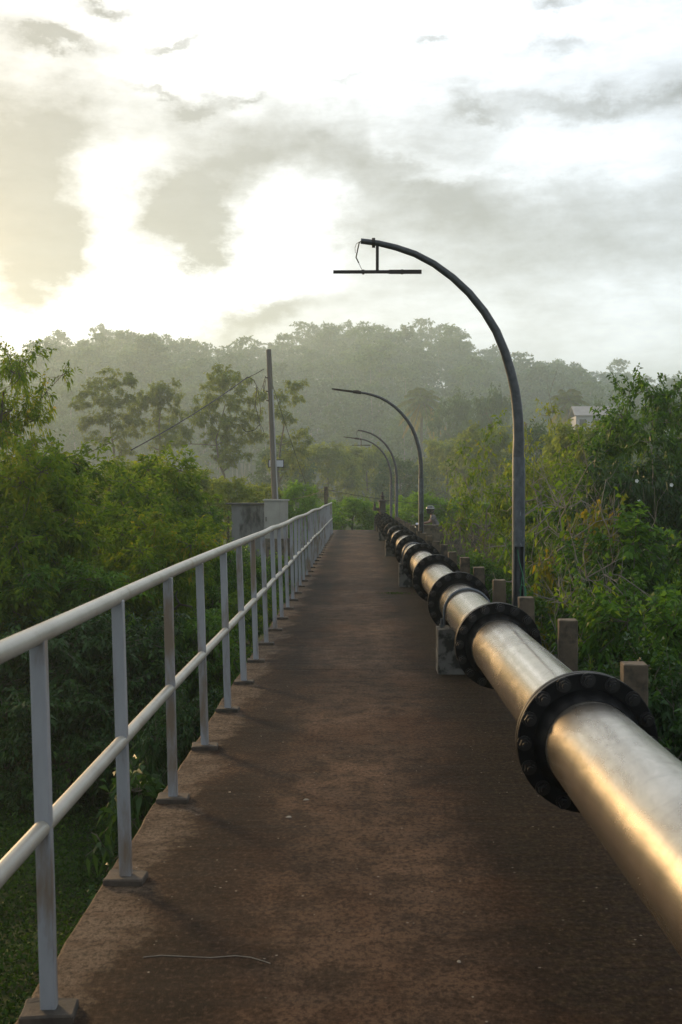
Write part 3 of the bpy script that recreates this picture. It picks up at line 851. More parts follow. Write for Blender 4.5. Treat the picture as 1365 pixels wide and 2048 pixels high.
# ------------------------------------------------------------------ left railing
XB = -.905
rl = empty('railing', (XB, 0, 0), 'pale painted steel railing with two round rails along the left deck edge', 'railing')
PS = 1.222; Y1 = 3.49
def wob(y):
    return (.012 * sin(y * .9) + .010 * sin(y * .43 + 1) - .02 * math.exp(-((y - 15.5) / 2.0) ** 2) + .015 * math.exp(-((y - 12.8) / .9) ** 2),
            .007 * sin(y * .7 + 2) + .016 * math.exp(-((y - 13.2) / .8) ** 2) - .008 * math.exp(-((y - 16) / 1.5) ** 2))
YE = Y1 + 33 * PS + .05
tp, mp = [], []
y = -3.0
while y < YE:
    a, b = wob(y)
    tp.append((-.032 + a, y, 1.125 + b)); mp.append((-.014 + a * .5, y, .56 + b * .7)); y += .2
MB().tube(tp, .0285, 16).build('top_rail', M['rail_paint'], rl, True)
MB().tube(mp, .0245, 16).build('middle_rail', M['rail_paint'], rl, True)
jm = MB()
pb = MB().box(-.0225, .0225, -.0225, .0225, 0, 1.085, .003)
pb.xform(lambda v: Vector((v.x - .029 * v.z, v.y, v.z)))
post0 = pb.build('post', M['post_paint'], rl)
pad0 = MB().box(-.078, .078, -.066, .066, -.024, 0, .005).rough(.03, .003, 5).build('base_pad', M['pad'], post0)
rj = random.Random(4)
for k in range(-4, 34):
    yk = Y1 + k * PS
    if k == -4: p = post0; q = pad0
    else:
        p = post0.copy(); C.objects.link(p); p.parent = rl
        q = pad0.copy(); C.objects.link(q); q.parent = p
    p.location = (wob(yk)[0] * .6, yk + rj.uniform(-.015, .015), .025)
    p.rotation_euler = (rj.uniform(-.006, .006), rj.uniform(-.008, .008), rj.uniform(-.05, .05))
    q.rotation_euler = (0, 0, rj.uniform(-.06, .06))

# ------------------------------------------------------------------ pipeline
PX, PZ, RF, RP = .945, .507, .288, .187
Z1 = 4.94
pl = empty('water_pipeline', (PX, 0, PZ), 'long silver metal water pipe with black bolted flanges along the right side of the deck', 'pipeline')
sec = MB(); n = 72
sec.lathe([(RP, .0), (RP, .9), (RP, 1.8), (RP, PIPE_S)], n)
sec0 = sec.build('pipe_section', M['pipe'], pl, True)
fm = MB()
def disc(y0, y1, sgn):
    # bevelled flange disc with a tapering hub
    c = .004
    return [(RP + .002, y0), (RF - c, y0), (RF, y0 + c), (RF, y1 - c), (RF - c, y1), (RP + .002, y1)]
fm.lathe([(RP + .003, -.125), (RP + .010, -.105), (RP + .028, -.055), (RP + .034, -.036), (RF - .004, -.036), (RF, -.032), (RF, -.006), (RF - .003, -.003),
          (RF - .018, -.003), (RF - .018, .003), (RF - .003, .003), (RF, .006), (RF, .032), (RF - .004, .036), (RP + .034, .036), (RP + .028, .055), (RP + .010, .105), (RP + .003, .125)], n)
flange0 = fm.build('flange', M['black_paint'], pl, True)
bm_ = MB()
hexp = [(.023 * cos(k * pi / 3 + .3), .023 * sin(k * pi / 3 + .3)) for k in range(6)]
bm_.lathe([(.0, -.0375), (.031, -.0375), (.031, -.042), (0, -.042)], 16)
bm_.prism(hexp, -.066, -.041)
bm_.tube([(0, .068, 0), (0, -.084, 0)], .013, 10)
bm_.lathe([(.0, .0375), (.026, .0375), (.026, .041), (0, .041)], 16)
bm_.prism(hexp, .041, .060)
bolt0 = bm_.build('bolt', M['bolt_paint'], flange0, True)
RB = .9 * RF
for k in range(-2, 14):
    yk = Z1 + k * PIPE_S
    if k == -2: fl_ = flange0
    else:
        fl_ = flange0.copy(); C.objects.link(fl_); fl_.parent = pl
        s_ = sec0.copy(); C.objects.link(s_); s_.parent = pl; s_.location = (0, yk - PIPE_S, 0)
    fl_.location = (0, yk, 0); fl_.rotation_euler = (0, (0, .04, -.03, .06)[k % 4], 0)
    for j in range(16):
        if k == -2 and j == 0: b_ = bolt0
        else: b_ = bolt0.copy(); C.objects.link(b_); b_.parent = fl_
        q = 2 * pi * j / 16
        b_.location = (RB * cos(q), 0, RB * sin(q)); b_.rotation_euler = (0, j * .8, 0)
sec0.location = (0, Z1 + 13 * PIPE_S, 0); sec0.scale = (1, .3, 1)
ye = Z1 + 13 * PIPE_S + .3 * PIPE_S
arc = [(0, ye, 0)] + [(0, ye + .5 * sin(a), -.5 + .5 * cos(a)) for a in np.linspace(.2, 1.57, 7)] + [(0, ye + .5, -2.6)]
MB().tube(arc, RP, 40, True, up=(1, 0, 0)).build('elbow', M['black_paint'], pl, True)
vm = MB(); vy = Z1 + 12.72 * PIPE_S
vm.lathe([(.10, RP - .02), (.10, RP + .10), (.17, RP + .11), (.17, RP + .14), (.12, RP + .15), (.12, RP + .48), (.16, RP + .50), (.16, RP + .54), (.05, RP + .56), (.05, RP + .66),
          (.08, RP + .67), (.08, RP + .71), (.03, RP + .73), (.03, RP + .84), (0, RP + .85)], 24, 'z', (0, vy, 0))
vm.tube([(-.10, vy, RP + .2), (-.30, vy, RP + .2)], .05, 12)
vm.lathe([(.07, RP + .15), (.07, RP + .27), (.04, RP + .30), (.04, RP + .40), (.02, RP + .42), (.02, RP + .47), (0, RP + .47)], 16, 'z', (-.28, vy, 0))
vm.build('air_valve', M['iron'], pl, True)

# supports
blk = [(PX - .26, 0), (PX + .26, 0), (PX + .26, .375), (PX + .165, .385)]
blk += [(PX + (RP + .003) * sin(a), PZ - (RP + .003) * cos(a)) for a in np.linspace(.82, -.82, 13)]
blk += [(PX - .165, .385), (PX - .26, .375)]
def support(y, label):
    s = empty('pipe_support', (PX, y, 0), label, 'pipe support', 'concrete saddles under the pipeline')
    return s
sup_labels = ['concrete saddle under the pipe section nearest the camera', 'mossy concrete saddle with strap under the third flange of the pipe',
              'concrete saddle beside the sixth flange of the pipe', 'third visible concrete saddle along the pipe, before the second lamp post',
              'fourth visible small concrete saddle near the far end of the pipe', 'farthest concrete saddle at the end of the pipe']
for k in range(6):
    y = 10.08 + (k - 1) * 3 * PIPE_S
    if k == 0:
        s0 = s = support(y, sup_labels[0])
        MB().prism([(a - PX, b) for a, b in blk], 0, .30).build('block', M['concrete_dark'], s)
        st = [(-RP - .013, .15, .39)] + [(-(RP + .013) * cos(a), .15, PZ + (RP + .013) * sin(a)) for a in np.linspace(0, pi, 25)] + [(RP + .013, .15, .39)]
        MB().tube(st, .0125, 10, True, up=(0, 1, 0)).build('strap', M['galv'], s, True)
        for sx in (-1, 1):
            MB().tube([(sx * .222, .15, .37), (sx * .222, .15, .455)], .011, 10).tube([(sx * .222, .15, .385), (sx * .222, .15, .408)], .022, 6).build('anchor_bolt', M['galv'], s)
    else:
        s = copy_tree(s0); s.location = (PX, y, 0); s['label'] = sup_labels[k]

# ------------------------------------------------------------------ right-hand concrete posts
cp_n = ['nearest', 'second nearest', 'third nearest', 'fourth nearest', 'fifth nearest', 'sixth nearest', 'seventh nearest', 'eighth nearest']
pmb = MB().box(-.063, .063, -.063, .063, 0, .645, .006).rough(.04, .004)
c0 = None
for k in range(-2, 20):
    y = 6.30 + 1.965 * k
    if 10.9 < y < 11.4: y += .2
    lab = 'square stained concrete post right of the pipe, %s in view' % (cp_n[k] if 0 <= k < 8 else '') if 0 <= k < 8 else \
          ('square concrete post right of the pipe, out of view behind the camera side' if k < 0 else 'small far concrete post in the row right of the pipe')
    if c0 is None:
        c0 = pmb.build('concrete_post', M['concrete']); o = c0
    else:
        o = c0.copy(); C.objects.link(o)
    o.location = (1.45, y, .001); o.rotation_euler = (rj.uniform(-.02, .02), rj.uniform(-.02, .02), rj.uniform(-.06, .06))
    o.scale = (1, 1, rj.uniform(.97, 1.03))
    tag(o, lab, 'post', 'concrete posts along the right deck edge')

# ------------------------------------------------------------------ street lamps
LZ = 11.14; LX = 1.50
ARC = [(1036, 915), (1037, 880), (1036, 845), (1033, 810), (1029, 780), (1021, 745), (1009, 705), (992, 664), (968, 625), (938, 588), (905, 557), (868, 530), (830, 510), (792, 497), (757, 488.5), (722, 484)]
APTS = [((px - VPX) / F * LZ - LX, 0, CAMZ - (py - VPY) / F * LZ) for px, py in ARC]
def lamp(y, label, hatch=True, tbar=False, head=False, wire=False, x=LX):
    g = empty('street_lamp', (x, y, 0), label, 'street lamp', 'curved lamp posts right of the pipeline')
    zb = APTS[0][2]
    pm = MB()
    # lower tube with an open access hatch facing the deck
    r = .060; n = 16
    if hatch:
        h0, h1 = .32, 1.03
        zs = [0, h0, h1, zb]
        vs, fs = [], []
        for z in zs:
            for k in range(n):
                q = 2 * pi * k / n; vs.append((r * cos(q), r * sin(q), z))
        for i in range(3):
            for k in range(n):
                j = (k + 1) % n
                mid = (k + .5) * 22.5
                if i == 1 and abs(mid - 270) < 42: continue
                fs.append((i * n + k, i * n + j, (i + 1) * n + j, (i + 1) * n + k))
        pm.add(vs, fs)
        # inner skin so the hatch reads as a thick tube
        vs2 = [(v[0] * .9, v[1] * .9, v[2]) for v in vs]; pm.add(vs2, [f[::-1] for f in fs])
        for z in (h0, h1):
            ks = [k for k in range(n) if abs((k + .5) * 22.5 - 270) < 42]
            for k in ks:
                a, b = 2 * pi * k / n, 2 * pi * (k + 1) / n
                pm.add([(r * cos(a), r * sin(a), z), (r * cos(b), r * sin(b), z), (.9 * r * cos(b), .9 * r * sin(b), z), (.9 * r * cos(a), .9 * r * sin(a), z)], [(0, 1, 2, 3)])
        for kk, jj in ((ks[0], 0), (ks[-1] + 1, 0)):
            a = 2 * pi * kk / n
            pm.add([(r * cos(a), r * sin(a), h0), (r * cos(a), r * sin(a), h1), (.9 * r * cos(a), .9 * r * sin(a), h1), (.9 * r * cos(a), .9 * r * sin(a), h0)], [(0, 1, 2, 3)])
    else:
        pm.tube([(0, 0, 0), (0, 0, zb)], r, n)
    pm.box(-.14, .14, -.14, .14, 0.002, .014)
    pm.build('pole', M['galv'], g, True)
    rad = [.0545 - .0285 * (i / (len(APTS) - 1)) ** .9 for i in range(len(APTS))]
    pts = [(APTS[0][0], 0, zb - .02)] + APTS
    MB().tube(pts, [.0545] + rad, 16, True, up=(0, 1, 0)).build('arm', M['galv_dark'], g, True)
    e = Vector(APTS[-1]); d = (e - Vector(APTS[-2])).normalized(); s = .00464
    if tbar:
        c = Vector(APTS[-2]) + Vector((-.01, 0, 0))
        clampm = MB().tube([c - d * -.045, c + d * .045], .040, 12).tube([c + Vector((-.05, -.02, 0)), c + Vector((-.02, -.02, 0))], .046, 10)
        clampm.build('clamp', M['iron'], g, True)
        zc = CAMZ - (545 - VPY) / F * LZ
        MB().box(c.x - .014, c.x + .014, -.014, .014, zc + .012, c.z - .02).build('hanger', M['iron'], g)
        x0 = (667 - VPX) / F * LZ - LX; x1 = (843 - VPX) / F * LZ - LX
        bar = MB().box(x0, x1 - .30, -.016, .016, zc - .015, zc + .012)
        bar.box(x1 - .302, x1, -.021, .021, zc - .018, zc + .015, .003)
        bar.box(x1 - .19, x1 - .17, -.024, .024, zc - .021, zc + .017)
        bar.box(c.x - .14, c.x - .12, -.02, .02, zc - .022, zc + .016)
        bar.build('lamp_bar', M['iron'], g)
    if head:
        hd = MB()
        a0 = e - d * .06; a1 = e + d * .12
        hd.tube([a0, a1], .038, 12)
        for q in (-.03, .0, .03): hd.tube([e + d * (.02 + q) + Vector((0, 0, .03)), e + d * (.02 + q) + Vector((0, 0, .055))], .008, 6)
        t = Vector((0, 1, 0)); up = d.cross(t) * -1
        if up.z < 0: up = -up
        p0, p1 = e + d * .10, e + d * .62
        vs = []
        for p, w, h in ((p0, .05, .022), (p0 + d * .1, .075, .02), (p1, .07, .013)):
            for sx, sz in ((-1, -1), (1, -1), (1, 1), (-1, 1)): vs.append(p + t * w * sx + up * h * sz)
        fs = [(0, 1, 2, 3), (11, 10, 9, 8)]
        for i in range(2):
            for k in range(4):
                j = (k + 1) % 4; fs.append((i * 4 + k, i * 4 + j, i * 4 + 4 + j, i * 4 + 4 + k))
        hd.add(vs, fs); hd.build('lamp_head', M['iron'], g)
    if wire:
        def P(px, py): return Vector(((px - VPX) / F * LZ - LX, -.01, CAMZ - (py - VPY) / F * LZ))
        w = MB().tube([P(723, 485), P(719, 487), P(716, 500), P(712.5, 517), P(718, 528)], .006, 6)
        w.tube([P(718, 528), P(721, 535), P(725, 543)], .0025, 5)
        w.tube([P(718, 487), P(713, 490), P(710.5, 498), P(711, 508)], .0025, 5)
        w.build('loose_wire', M['cable'], g, True)
    return g
lp1 = lamp(LZ, 'nearest tall curved lamp post with a hanging bare lamp bar and open hatch', True, True, False, True)
wm = MB()
wm.tube([(-.012, -.02, 1.0), (.0, -.045, .9), (.03, -.06, .78), (.05, -.075, .62), (.055, -.085, .45)], .0045, 6)
wm.tube([(.0, -.05, .62), (.02, -.08, .68), (.05, -.09, .66), (.066, -.09, .52), (.06, -.09, .42)], .005, 6)
wm.tube([(-.02, -.02, .42), (.01, -.03, .55), (.03, -.03, .75)], .0045, 6)
wm.build('hatch_wires', M['green_wire'], lp1, True)
MB().tube([(-.035, -.03, .44), (.04, -.05, .45)], .006, 6).tube([(-.02, -.05, .44), (-.035, -.06, .30), (.0, -.06, .24)], .005, 6).build('black_wire', M['cable'], lp1, True)
tg = MB().box(-.012, .012, -.008, .008, 0, .09, .002); tg.xform(lambda v: Vector((v.x + .35 * (v.z) + .0, v.y - .052, v.z + .29))); tg.build('connector', M['white_tag'], lp1)
lamp(28.0, 'second nearest curved lamp post with a slim flat lamp head', True, False, True)
lamp(45.2, 'third curved lamp post, headless with a dangling wire at its tip', False, False, False, True)
lamp(52.3, 'farthest curved lamp post with both a slim head and a hanging bar', False, True, True)

# ------------------------------------------------------------------ far bank things, left
def gzf(x, y): return float(gz(x, y))
hx0, hx1 = -4.72, -3.28; hy = 45.2
hut = empty('concrete_hut', ((hx0 + hx1) / 2, hy, gzf(-4, hy) - .2), 'low stained concrete hut with a dark flat roof beside the grey cabinet', 'hut')
hb = gzf(-4, hy) - .2; w2 = (hx1 - hx0) / 2
MB().box(-w2, w2, 0, 1.6, 0, 1.06 - hb).build('wall', M['hut_wall'], hut)
MB().box(-w2 - .22, w2 + .1, -.15, 1.8, 1.062 - hb, 1.115 - hb, .006).build('roof', M['hut_roof'], hut)
cx, cy = -2.93, 43.6; cb = -.15
cab = empty('electrical_cabinet', (cx, cy, cb), 'pale grey electrical cabinet at the foot of the utility pole', 'cabinet', rz=R(-32))
MB().box(-.36, .36, -.25, .25, 0, 1.36, .008).build('body', M['cabinet'], cab)
MB().box(-.40, .40, -.29, .29, 1.362, 1.42, .012).build('lid', M['cabinet'], cab)
dr = MB().box(-.31, .31, -.258, -.2535, .08, 1.30).build('door', M['cabinet'], cab)
MB().box(-.27, -.25, -.285, -.2585, .62, .78).build('handle', M['iron'], dr)
MB().box(-.42, .42, -.32, .32, gzf(cx, cy) - cb - .2, -.002).build('plinth', M['concrete'], cab)

ux, uy = -3.02, 44.4; ug = gzf(ux, uy)
up_ = empty('utility_pole', (ux, uy, ug), 'tall leaning wooden utility pole with loops of black cable and a pale conduit', 'utility pole')
ptop = 6.80 - ug
lean = -.235
def UP(z): return Vector((lean * (z + ug - 1.2) / 5.6, 0, z))
MB().tube([UP(-.3), UP(ptop * .5), UP(ptop)], [.135, .115, .092], 14).build('shaft', M['pole_wood'], up_, True)
MB().tube([UP(.2) + Vector((.11, -.10, 0)), UP(ptop * .4) + Vector((.095, -.09, 0)), UP(ptop * .82) + Vector((.085, -.07, 0))], .027, 8).build('conduit', M['conduit'], up_, True)
br_ = MB()
for zz in (4.9, 5.25, 5.75): br_.tube([UP(zz - ug) + Vector((-.07, -.06, 0)), UP(zz - ug) + Vector((-.17, -.10, .01))], .022, 8)
br_.build('bracket', M['iron'], up_, True)
def U(px, py, dy=-.12): return at(px, py, uy + dy) - Vector((ux, uy, ug))
cb_ = MB()
cb_.tube([U(529, 738), U(512, 748), U(495, 756), U(484, 763)], .012, 6)
cb_.tube([U(496, 754), U(508, 760), U(514, 772), U(513, 790), U(511, 810), U(517, 835), U(521, 848), U(510, 860), U(494, 864), U(486, 858)], .012, 6)
cb_.tube([U(514, 772), U(519, 795), U(522, 820), U(518, 845), U(523, 860), U(522, 873)], .009, 6)
cb_.tube([U(521, 848), U(526, 858), U(529, 866), U(527, 874)], .009, 6)
cb_.tube([U(532, 752), U(527, 770), U(528, 785), U(532, 760)], .011, 6)
cb_.tube([U(514, 773), U(522, 782), U(530, 762)], .009, 6)
cb_.build('hanging_cable', M['cable'], up_, True)
fl_ = MB(); c = UP(.0)
fx0, fx1 = U(535.5, 0).x, U(567.5, 0).x; fz0, fz1 = U(0, 935, .1).z, U(0, 919, .1).z
fo = empty('floodlight', (ux + (fx0 + fx1) / 2, uy + .17, ug + (fz0 + fz1) / 2), 'small rectangular floodlight with pale glass behind the utility pole', 'floodlight', rz=R(6))
hw, hh = (fx1 - fx0) / 2, (fz1 - fz0) / 2
MB().box(-hw, hw, 0, .07, -hh, hh, .006).build('housing', M['rubber'], fo)
MB().box(-hw + .03, hw - .03, -.012, -.002, -hh + .028, hh - .028).build('glass', M['lens'], fo)
# overhead cables (hang between the pole and things out of sight)
def cable(name, pts, r, label):
    return tag(MB().tube(pts, r, 6).build(name, M['cable'], None, True), label, 'cable')
def sag(a, b, s, n=14):
    a, b = Vector(a), Vector(b)
    return [a.lerp(b, t) + Vector((0, 0, -s * 4 * t * (1 - t))) for t in np.linspace(0, 1, n)]
cable('overhead_cable', sag(at(496, 754, uy - .12), at(262, 900, 33), .10), .020, 'thick black cable sloping down left from the utility pole into the bushes')
cable('guy_wire', sag(at(543, 762, uy + .1), at(612, 968, 47), .05), .009, 'thin guy wire sloping down to the right of the utility pole')
MB_ = MB()
gl = at(570, 830, 45.4)
sy, sx = 50.0, (652.5 - VPX) / F * 50.0
sg = gzf(sx, sy); st_ = CAMZ + (984 - 973) / F * sy
tag(MB().box(-.075, .075, -.075, .075, -.3, st_ - sg, .01).build('short_post', M['concrete'], None, loc=(sx, sy, sg)), 'short dark post at the far end of the railing carrying a thin wire', 'post')
cable('thin_wire', sag((sx + .08, sy, st_ - .14), at(940, 1012, 57), .16), .010, 'thin wire running right from the short far post')
cable('thin_wire', sag((sx - .08, sy, st_ - .16), at(560, 1000, 55), .10), .010, 'thin wire running left from the short far post')

# ------------------------------------------------------------------ right: road, parapet, rider, house
ry, rz_ = 47.4, -.80
rd = MB().box(1.9, 16, 46.3, 49.8, -1.2, rz_)
tag(rd.build('road', M['asphalt']), kind='structure')
wl = MB().box(2.25, 12, 45.6, 45.85, -1.6, .22, .02).box(2.2, 12.05, 45.56, 45.89, .222, .29, .01)
tag(wl.build('parapet_wall', M['concrete']), 'dark weathered parapet wall in front of the motorcyclist', 'wall')

rxc = 2.98
sc = empty('motor_scooter', (rxc, ry, rz_), 'white-fronted motor scooter passing behind the parapet wall', 'scooter')
def wheel(x):
    w = MB().lathe([(.19, -.05), (.245, -.045), (.27, 0), (.245, .045), (.19, .05)], 28, 'y', (x, 0, .27)).build('wheel', M['rubber'], sc, True)
    MB().lathe([(.0, -.03), (.19, -.035), (.19, .035), (0, .03)], 20, 'y', (x, 0, .27)).build('rim', M['galv'], w, True)
wheel(-.72); wheel(.55)
bd = MB()
bd.tube([(-.10, 0, .42), (.2, 0, .52), (.55, 0, .62), (.82, 0, .66)], [.12, .17, .17, .08], 14)
bd.tube([(-.52, 0, .50), (-.40, 0, .40), (-.10, 0, .33), (.12, 0, .38)], [.08, .12, .12, .12], 12)
bd.build('body', M['helmet_dark'], sc, True)
ft = MB().tube([(-.50, 0, .48), (-.54, 0, .72), (-.50, 0, .96), (-.44, 0, 1.09)], [.10, .19, .17, .09], 14)
ft.tube([(-.92, 0, .50), (-.80, 0, .60), (-.64, 0, .60), (-.52, 0, .52)], [.03, .07, .08, .06], 10)
ft.build('front_shield', M['scooter_white'], sc, True)
MB().tube([(-.56, 0, 1.03), (-.66, 0, 1.04)], [.09, .07], 14).build('headlight', M['lens'], sc, True)
MB().tube([(-.36, -.34, 1.06), (-.44, -.14, 1.08), (-.44, .14, 1.08), (-.36, .34, 1.06)], .016, 8).build('handlebar', M['rubber'], sc, True)
for s in (-1, 1): MB().tube([(-.42, s * .2, 1.08), (-.45, s * .26, 1.24)], .006, 5).tube([(-.45, s * .26, 1.24), (-.46, s * .34, 1.27)], .035, 8).build('mirror', M['rubber'], sc, True)
MB().tube([(-.62, 0, .92), (-.72, 0, .27)], .03, 8).build('fork', M['galv'], sc, True)
MB().tube([(.0, 0, .70), (.25, 0, .735), (.62, 0, .76)], [.10, .15, .11], 12).build('seat', M['rubber'], sc, True)

per = empty('person', (rxc, ry, rz_), 'motorcyclist in a dark helmet and patterned shirt leaning over the handlebars', 'person')
def skin_obj(name, joints, edges, mat, parent, root=0, sub=2):
    me = bpy.data.meshes.new(name); me.from_pydata([j[:3] for j in joints], edges, [])
    o = bpy.data.objects.new(name, me); C.objects.link(o); o.parent = parent
    md = o.modifiers.new('skin', 'SKIN')
    for i, j in enumerate(joints):
        me.skin_vertices[0].data[i].radius = (j[3], j[4] if len(j) > 4 else j[3])
        me.skin_vertices[0].data[i].use_root = (i == root)
    md.use_smooth_shade = True
    ss = o.modifiers.new('sub', 'SUBSURF'); ss.levels = sub; ss.render_levels = sub
    me.materials.append(mat)
    return o
# pose: sitting, facing -x, hands on the bars
J = [(.22, 0, .86, .15, .13), (.16, 0, 1.02, .14, .11), (.08, 0, 1.20, .16, .12), (.01, 0, 1.36, .13, .10), (-.03, 0, 1.44, .055), (-.06, 0, 1.50, .055), (-.085, 0, 1.60, .085, .095), (-.08, 0, 1.68, .075)]
E = [(0, 1), (1, 2), (2, 3), (3, 4), (4, 5), (5, 6), (6, 7)]
for s in (-1, 1):
    b = len(J)
    J += [(.02, s * .19, 1.37, .062), (-.09, s * .27, 1.16, .047), (-.33, s * .29, 1.10, .034), (-.385, s * .285, 1.098, .026)]
    E += [(3, b), (b, b + 1), (b + 1, b + 2), (b + 2, b + 3)]
    for f, (dy, dl) in enumerate(((-.032, .9), (-.011, 1.0), (.011, .95), (.032, .8))):
        q = len(J)
        J += [(-.43, s * (.285 + dy), 1.100, .0095), (-.43 - .028 * dl, s * (.285 + dy), 1.078, .009), (-.435, s * (.285 + dy), 1.050, .008)]
        E += [(b + 3, q), (q, q + 1), (q + 1, q + 2)]
    q = len(J); J += [(-.385, s * .245, 1.080, .0105), (-.405, s * .235, 1.055, .009)]; E += [(b + 3, q), (q, q + 1)]
    q = len(J)
    J += [(.20, s * .10, .82, .10), (-.20, s * .16, .78, .075), (-.22, s * .16, .44, .052), (-.20, s * .15, .33, .042), (-.33, s * .16, .30, .036)]
    E += [(0, q), (q, q + 1), (q + 1, q + 2), (q + 2, q + 3), (q + 3, q + 4)]
skin_obj('body', J, E, M['skin'], per)
shirtJ = [(.23, 0, .90, .165, .145), (.16, 0, 1.03, .158, .13), (.08, 0, 1.20, .175, .14), (.015, 0, 1.35, .15, .12), (-.02, 0, 1.42, .075)]
shirtE = [(0, 1), (1, 2), (2, 3), (3, 4)]
for s in (-1, 1):
    b = len(shirtJ); shirtJ += [(.02, s * .19, 1.37, .08), (-.06, s * .255, 1.20, .062)]; shirtE += [(3, b), (b, b + 1)]
skin_obj('shirt', shirtJ, shirtE, M['shirt'], per)
trJ = [(.24, 0, .84, .16, .15)]; trE = []
for s in (-1, 1):
    b = len(trJ); trJ += [(.18, s * .10, .82, .115), (-.20, s * .16, .785, .09), (-.225, s * .16, .44, .07), (-.205, s * .15, .36, .062)]; trE += [(0, b), (b, b + 1), (b + 1, b + 2), (b + 2, b + 3)]
skin_obj('trousers', trJ, trE, M['trousers'], per)
fc = MB().tube([(-.165, 0, 1.605), (-.195, 0, 1.580)], [.012, .014], 8); fc.box(-.172, -.160, -.022, .022, 1.545, 1.553)
for s in (-1, 1): fc.tube([(-.160, s * .032, 1.615), (-.172, s * .032, 1.613)], .010, 8)
fc.build('face', M['skin'], per, True)
hm = MB(); vs = []
prof = [(.100, -.13), (.122, -.07), (.138, .0), (.142, .05), (.130, .10), (.10, .14), (.055, .165), (.0, .172)]
hm.lathe(prof, 28, 'z'); hm.xform(lambda v: Vector((v.x * 1.2 - .075, v.y * 1.08, v.z * 1.08 + 1.62)))
he = hm.build('helmet', M['helmet_dark'], per, True)
hb2 = MB().lathe([(.1415, .055), (.1440, .06), (.1410, .075), (.1365, .085)], 28, 'z'); hb2.xform(lambda v: Vector((v.x * 1.2 - .075, v.y * 1.08, v.z * 1.08 + 1.62)))
hb2.build('band', M['helmet_band'], he, True)
vz = MB().box(-.245, -.18, -.085, .085, 1.655, 1.665, .003); vz.build('peak', M['helmet_dark'], he)

hy_ = 185.0; hxl, hxr = (1148 - VPX) / F * hy_, (1232 - VPX) / F * hy_
hzr = CAMZ + (984 - 812) / F * hy_; hze = CAMZ + (984 - 832) / F * hy_
hg = gzf((hxl + hxr) / 2, hy_)
hs = empty('house', ((hxl + hxr) / 2, hy_, hg), 'white house with a pale weathered roof half hidden by trees on the right', 'house')
w = (hxr - hxl) / 2
MB().box(-w + .3, w - .3, .4, 5.0, -2, hze - hg - .02).build('wall', M['white_wall'], hs)
ro = MB().add([(-w, 0, hze - hg), (w, 0, hze - hg), (w, 2.7, hzr - hg), (-w, 2.7, hzr - hg), (w, 5.4, hze - hg), (-w, 5.4, hze - hg),
               (-w, 0, hze - hg + .1), (w, 0, hze - hg + .1), (w, 2.7, hzr - hg + .1), (-w, 2.7, hzr - hg + .1), (w, 5.4, hze - hg + .1), (-w, 5.4, hze - hg + .1)],
              [(0, 3, 2, 1), (3, 5, 4, 2), (6, 7, 8, 9), (9, 8, 10, 11), (0, 1, 7, 6), (4, 5, 11, 10), (1, 2, 8, 7), (2, 4, 10, 8), (0, 6, 9, 3), (3, 9, 11, 5)])
ro.build('roof', M['roof_sheet'], hs)
for x in (-1.9, .1, 1.9): MB().box(x - .5, x + .5, .36, .398, hze - hg - 1.5, hze - hg - .5).build('window', M['window_dark'], hs)

# ------------------------------------------------------------------ litter on the deck
def ondeck(px, py): return at(px, py, CAMZ * F / (py - VPY))
pts = [ondeck(x, y) + Vector((0, 0, .004)) for x, y in ((283, 1923), (320, 1919), (370, 1921), (420, 1923), (470, 1919), (500, 1922), (525, 1929), (540, 1934))]
tag(MB().tube([q - Vector((0, 0, .003)) for q in pts], .0015, 5).build('pale_line', M['pale_bits'], None, True), 'thin pale crack-like line across the deck in the foreground', 'line')  # pale crack-like line, built as a thin raised strand
rp = random.Random(8)
for (px, py, sz, lab) in ((459, 1588, .007, 'tiny pale chip on the deck right of the third railing post'), (920, 1929, .008, 'tiny pale chip on the deck near the bottom right corner'),
                          (578, 1638, .010, 'flat pale flake in the middle of the deck'), (612, 1603, .010, 'pale grey flake drawn for a glint beside the faint deck seam')):  # the one at the seam is a glint made as a pale solid
    p = ondeck(px, py); mb = MB(); n = 7
    ring = [(p.x + sz * cos(2 * pi * k / n) * rp.uniform(.7, 1.4) * (1.4 if sz > .009 else 1), p.y + sz * sin(2 * pi * k / n) * rp.uniform(.7, 1.3), .001) for k in range(n)]
    mb.add(ring + [(a * .6 + p.x * .4, b * .6 + p.y * .4, sz * .6) for a, b, _ in ring], [tuple(range(n, 2 * n))] + [(k, (k + 1) % n, n + (k + 1) % n, n + k) for k in range(n)])
    tag(mb.build('chip', M['pale_bits']), lab, 'chip')
gr = np.random.default_rng(3)
def tuft(px, py, n, ln, lab, sx=.12):
    p = ondeck(px, py); P = np.array([p.x, p.y, 0]) + gr.normal(0, 1, (n, 3)) * np.array([sx, .06, 0])
    D = norm(gr.normal(0, .5, (n, 3)) + np.array([0, 0, 1.0]))
    v, f, t = leaves(gr, P, D, gr.uniform(.4, 1, n) * ln, np.full(n, .008), np.clip(gr.normal(.7, .15, n), 0, 1), droop=.2)
    tag(link(raw_mesh('grass_tuft', v, f, M['leaf_grass'], t), 'grass_tuft'), lab, 'grass tuft')
tuft(792, 1188, 160, .05, 'small green grass tuft growing from the deck beside the pipe')

# ------------------------------------------------------------------ air
hz = MB().box(-920, 920, -220, 1320, -5.5, 132)
ho = hz.build('haze', M['ground']); ho.data.materials.clear()
m, nt, out = new_mat('haze_air'); pv = nt.nodes.new('ShaderNodeVolumePrincipled')
pv.inputs['Color'].default_value = (.72, .92, 1.0, 1); pv.inputs['Density'].default_value = .00095; pv.inputs['Anisotropy'].default_value = .42
nt.links.new(pv.outputs[0], out.inputs['Volume']); ho.data.materials.append(m)
tag(ho, 'pale morning haze over the valley', 'haze', kind='stuff')

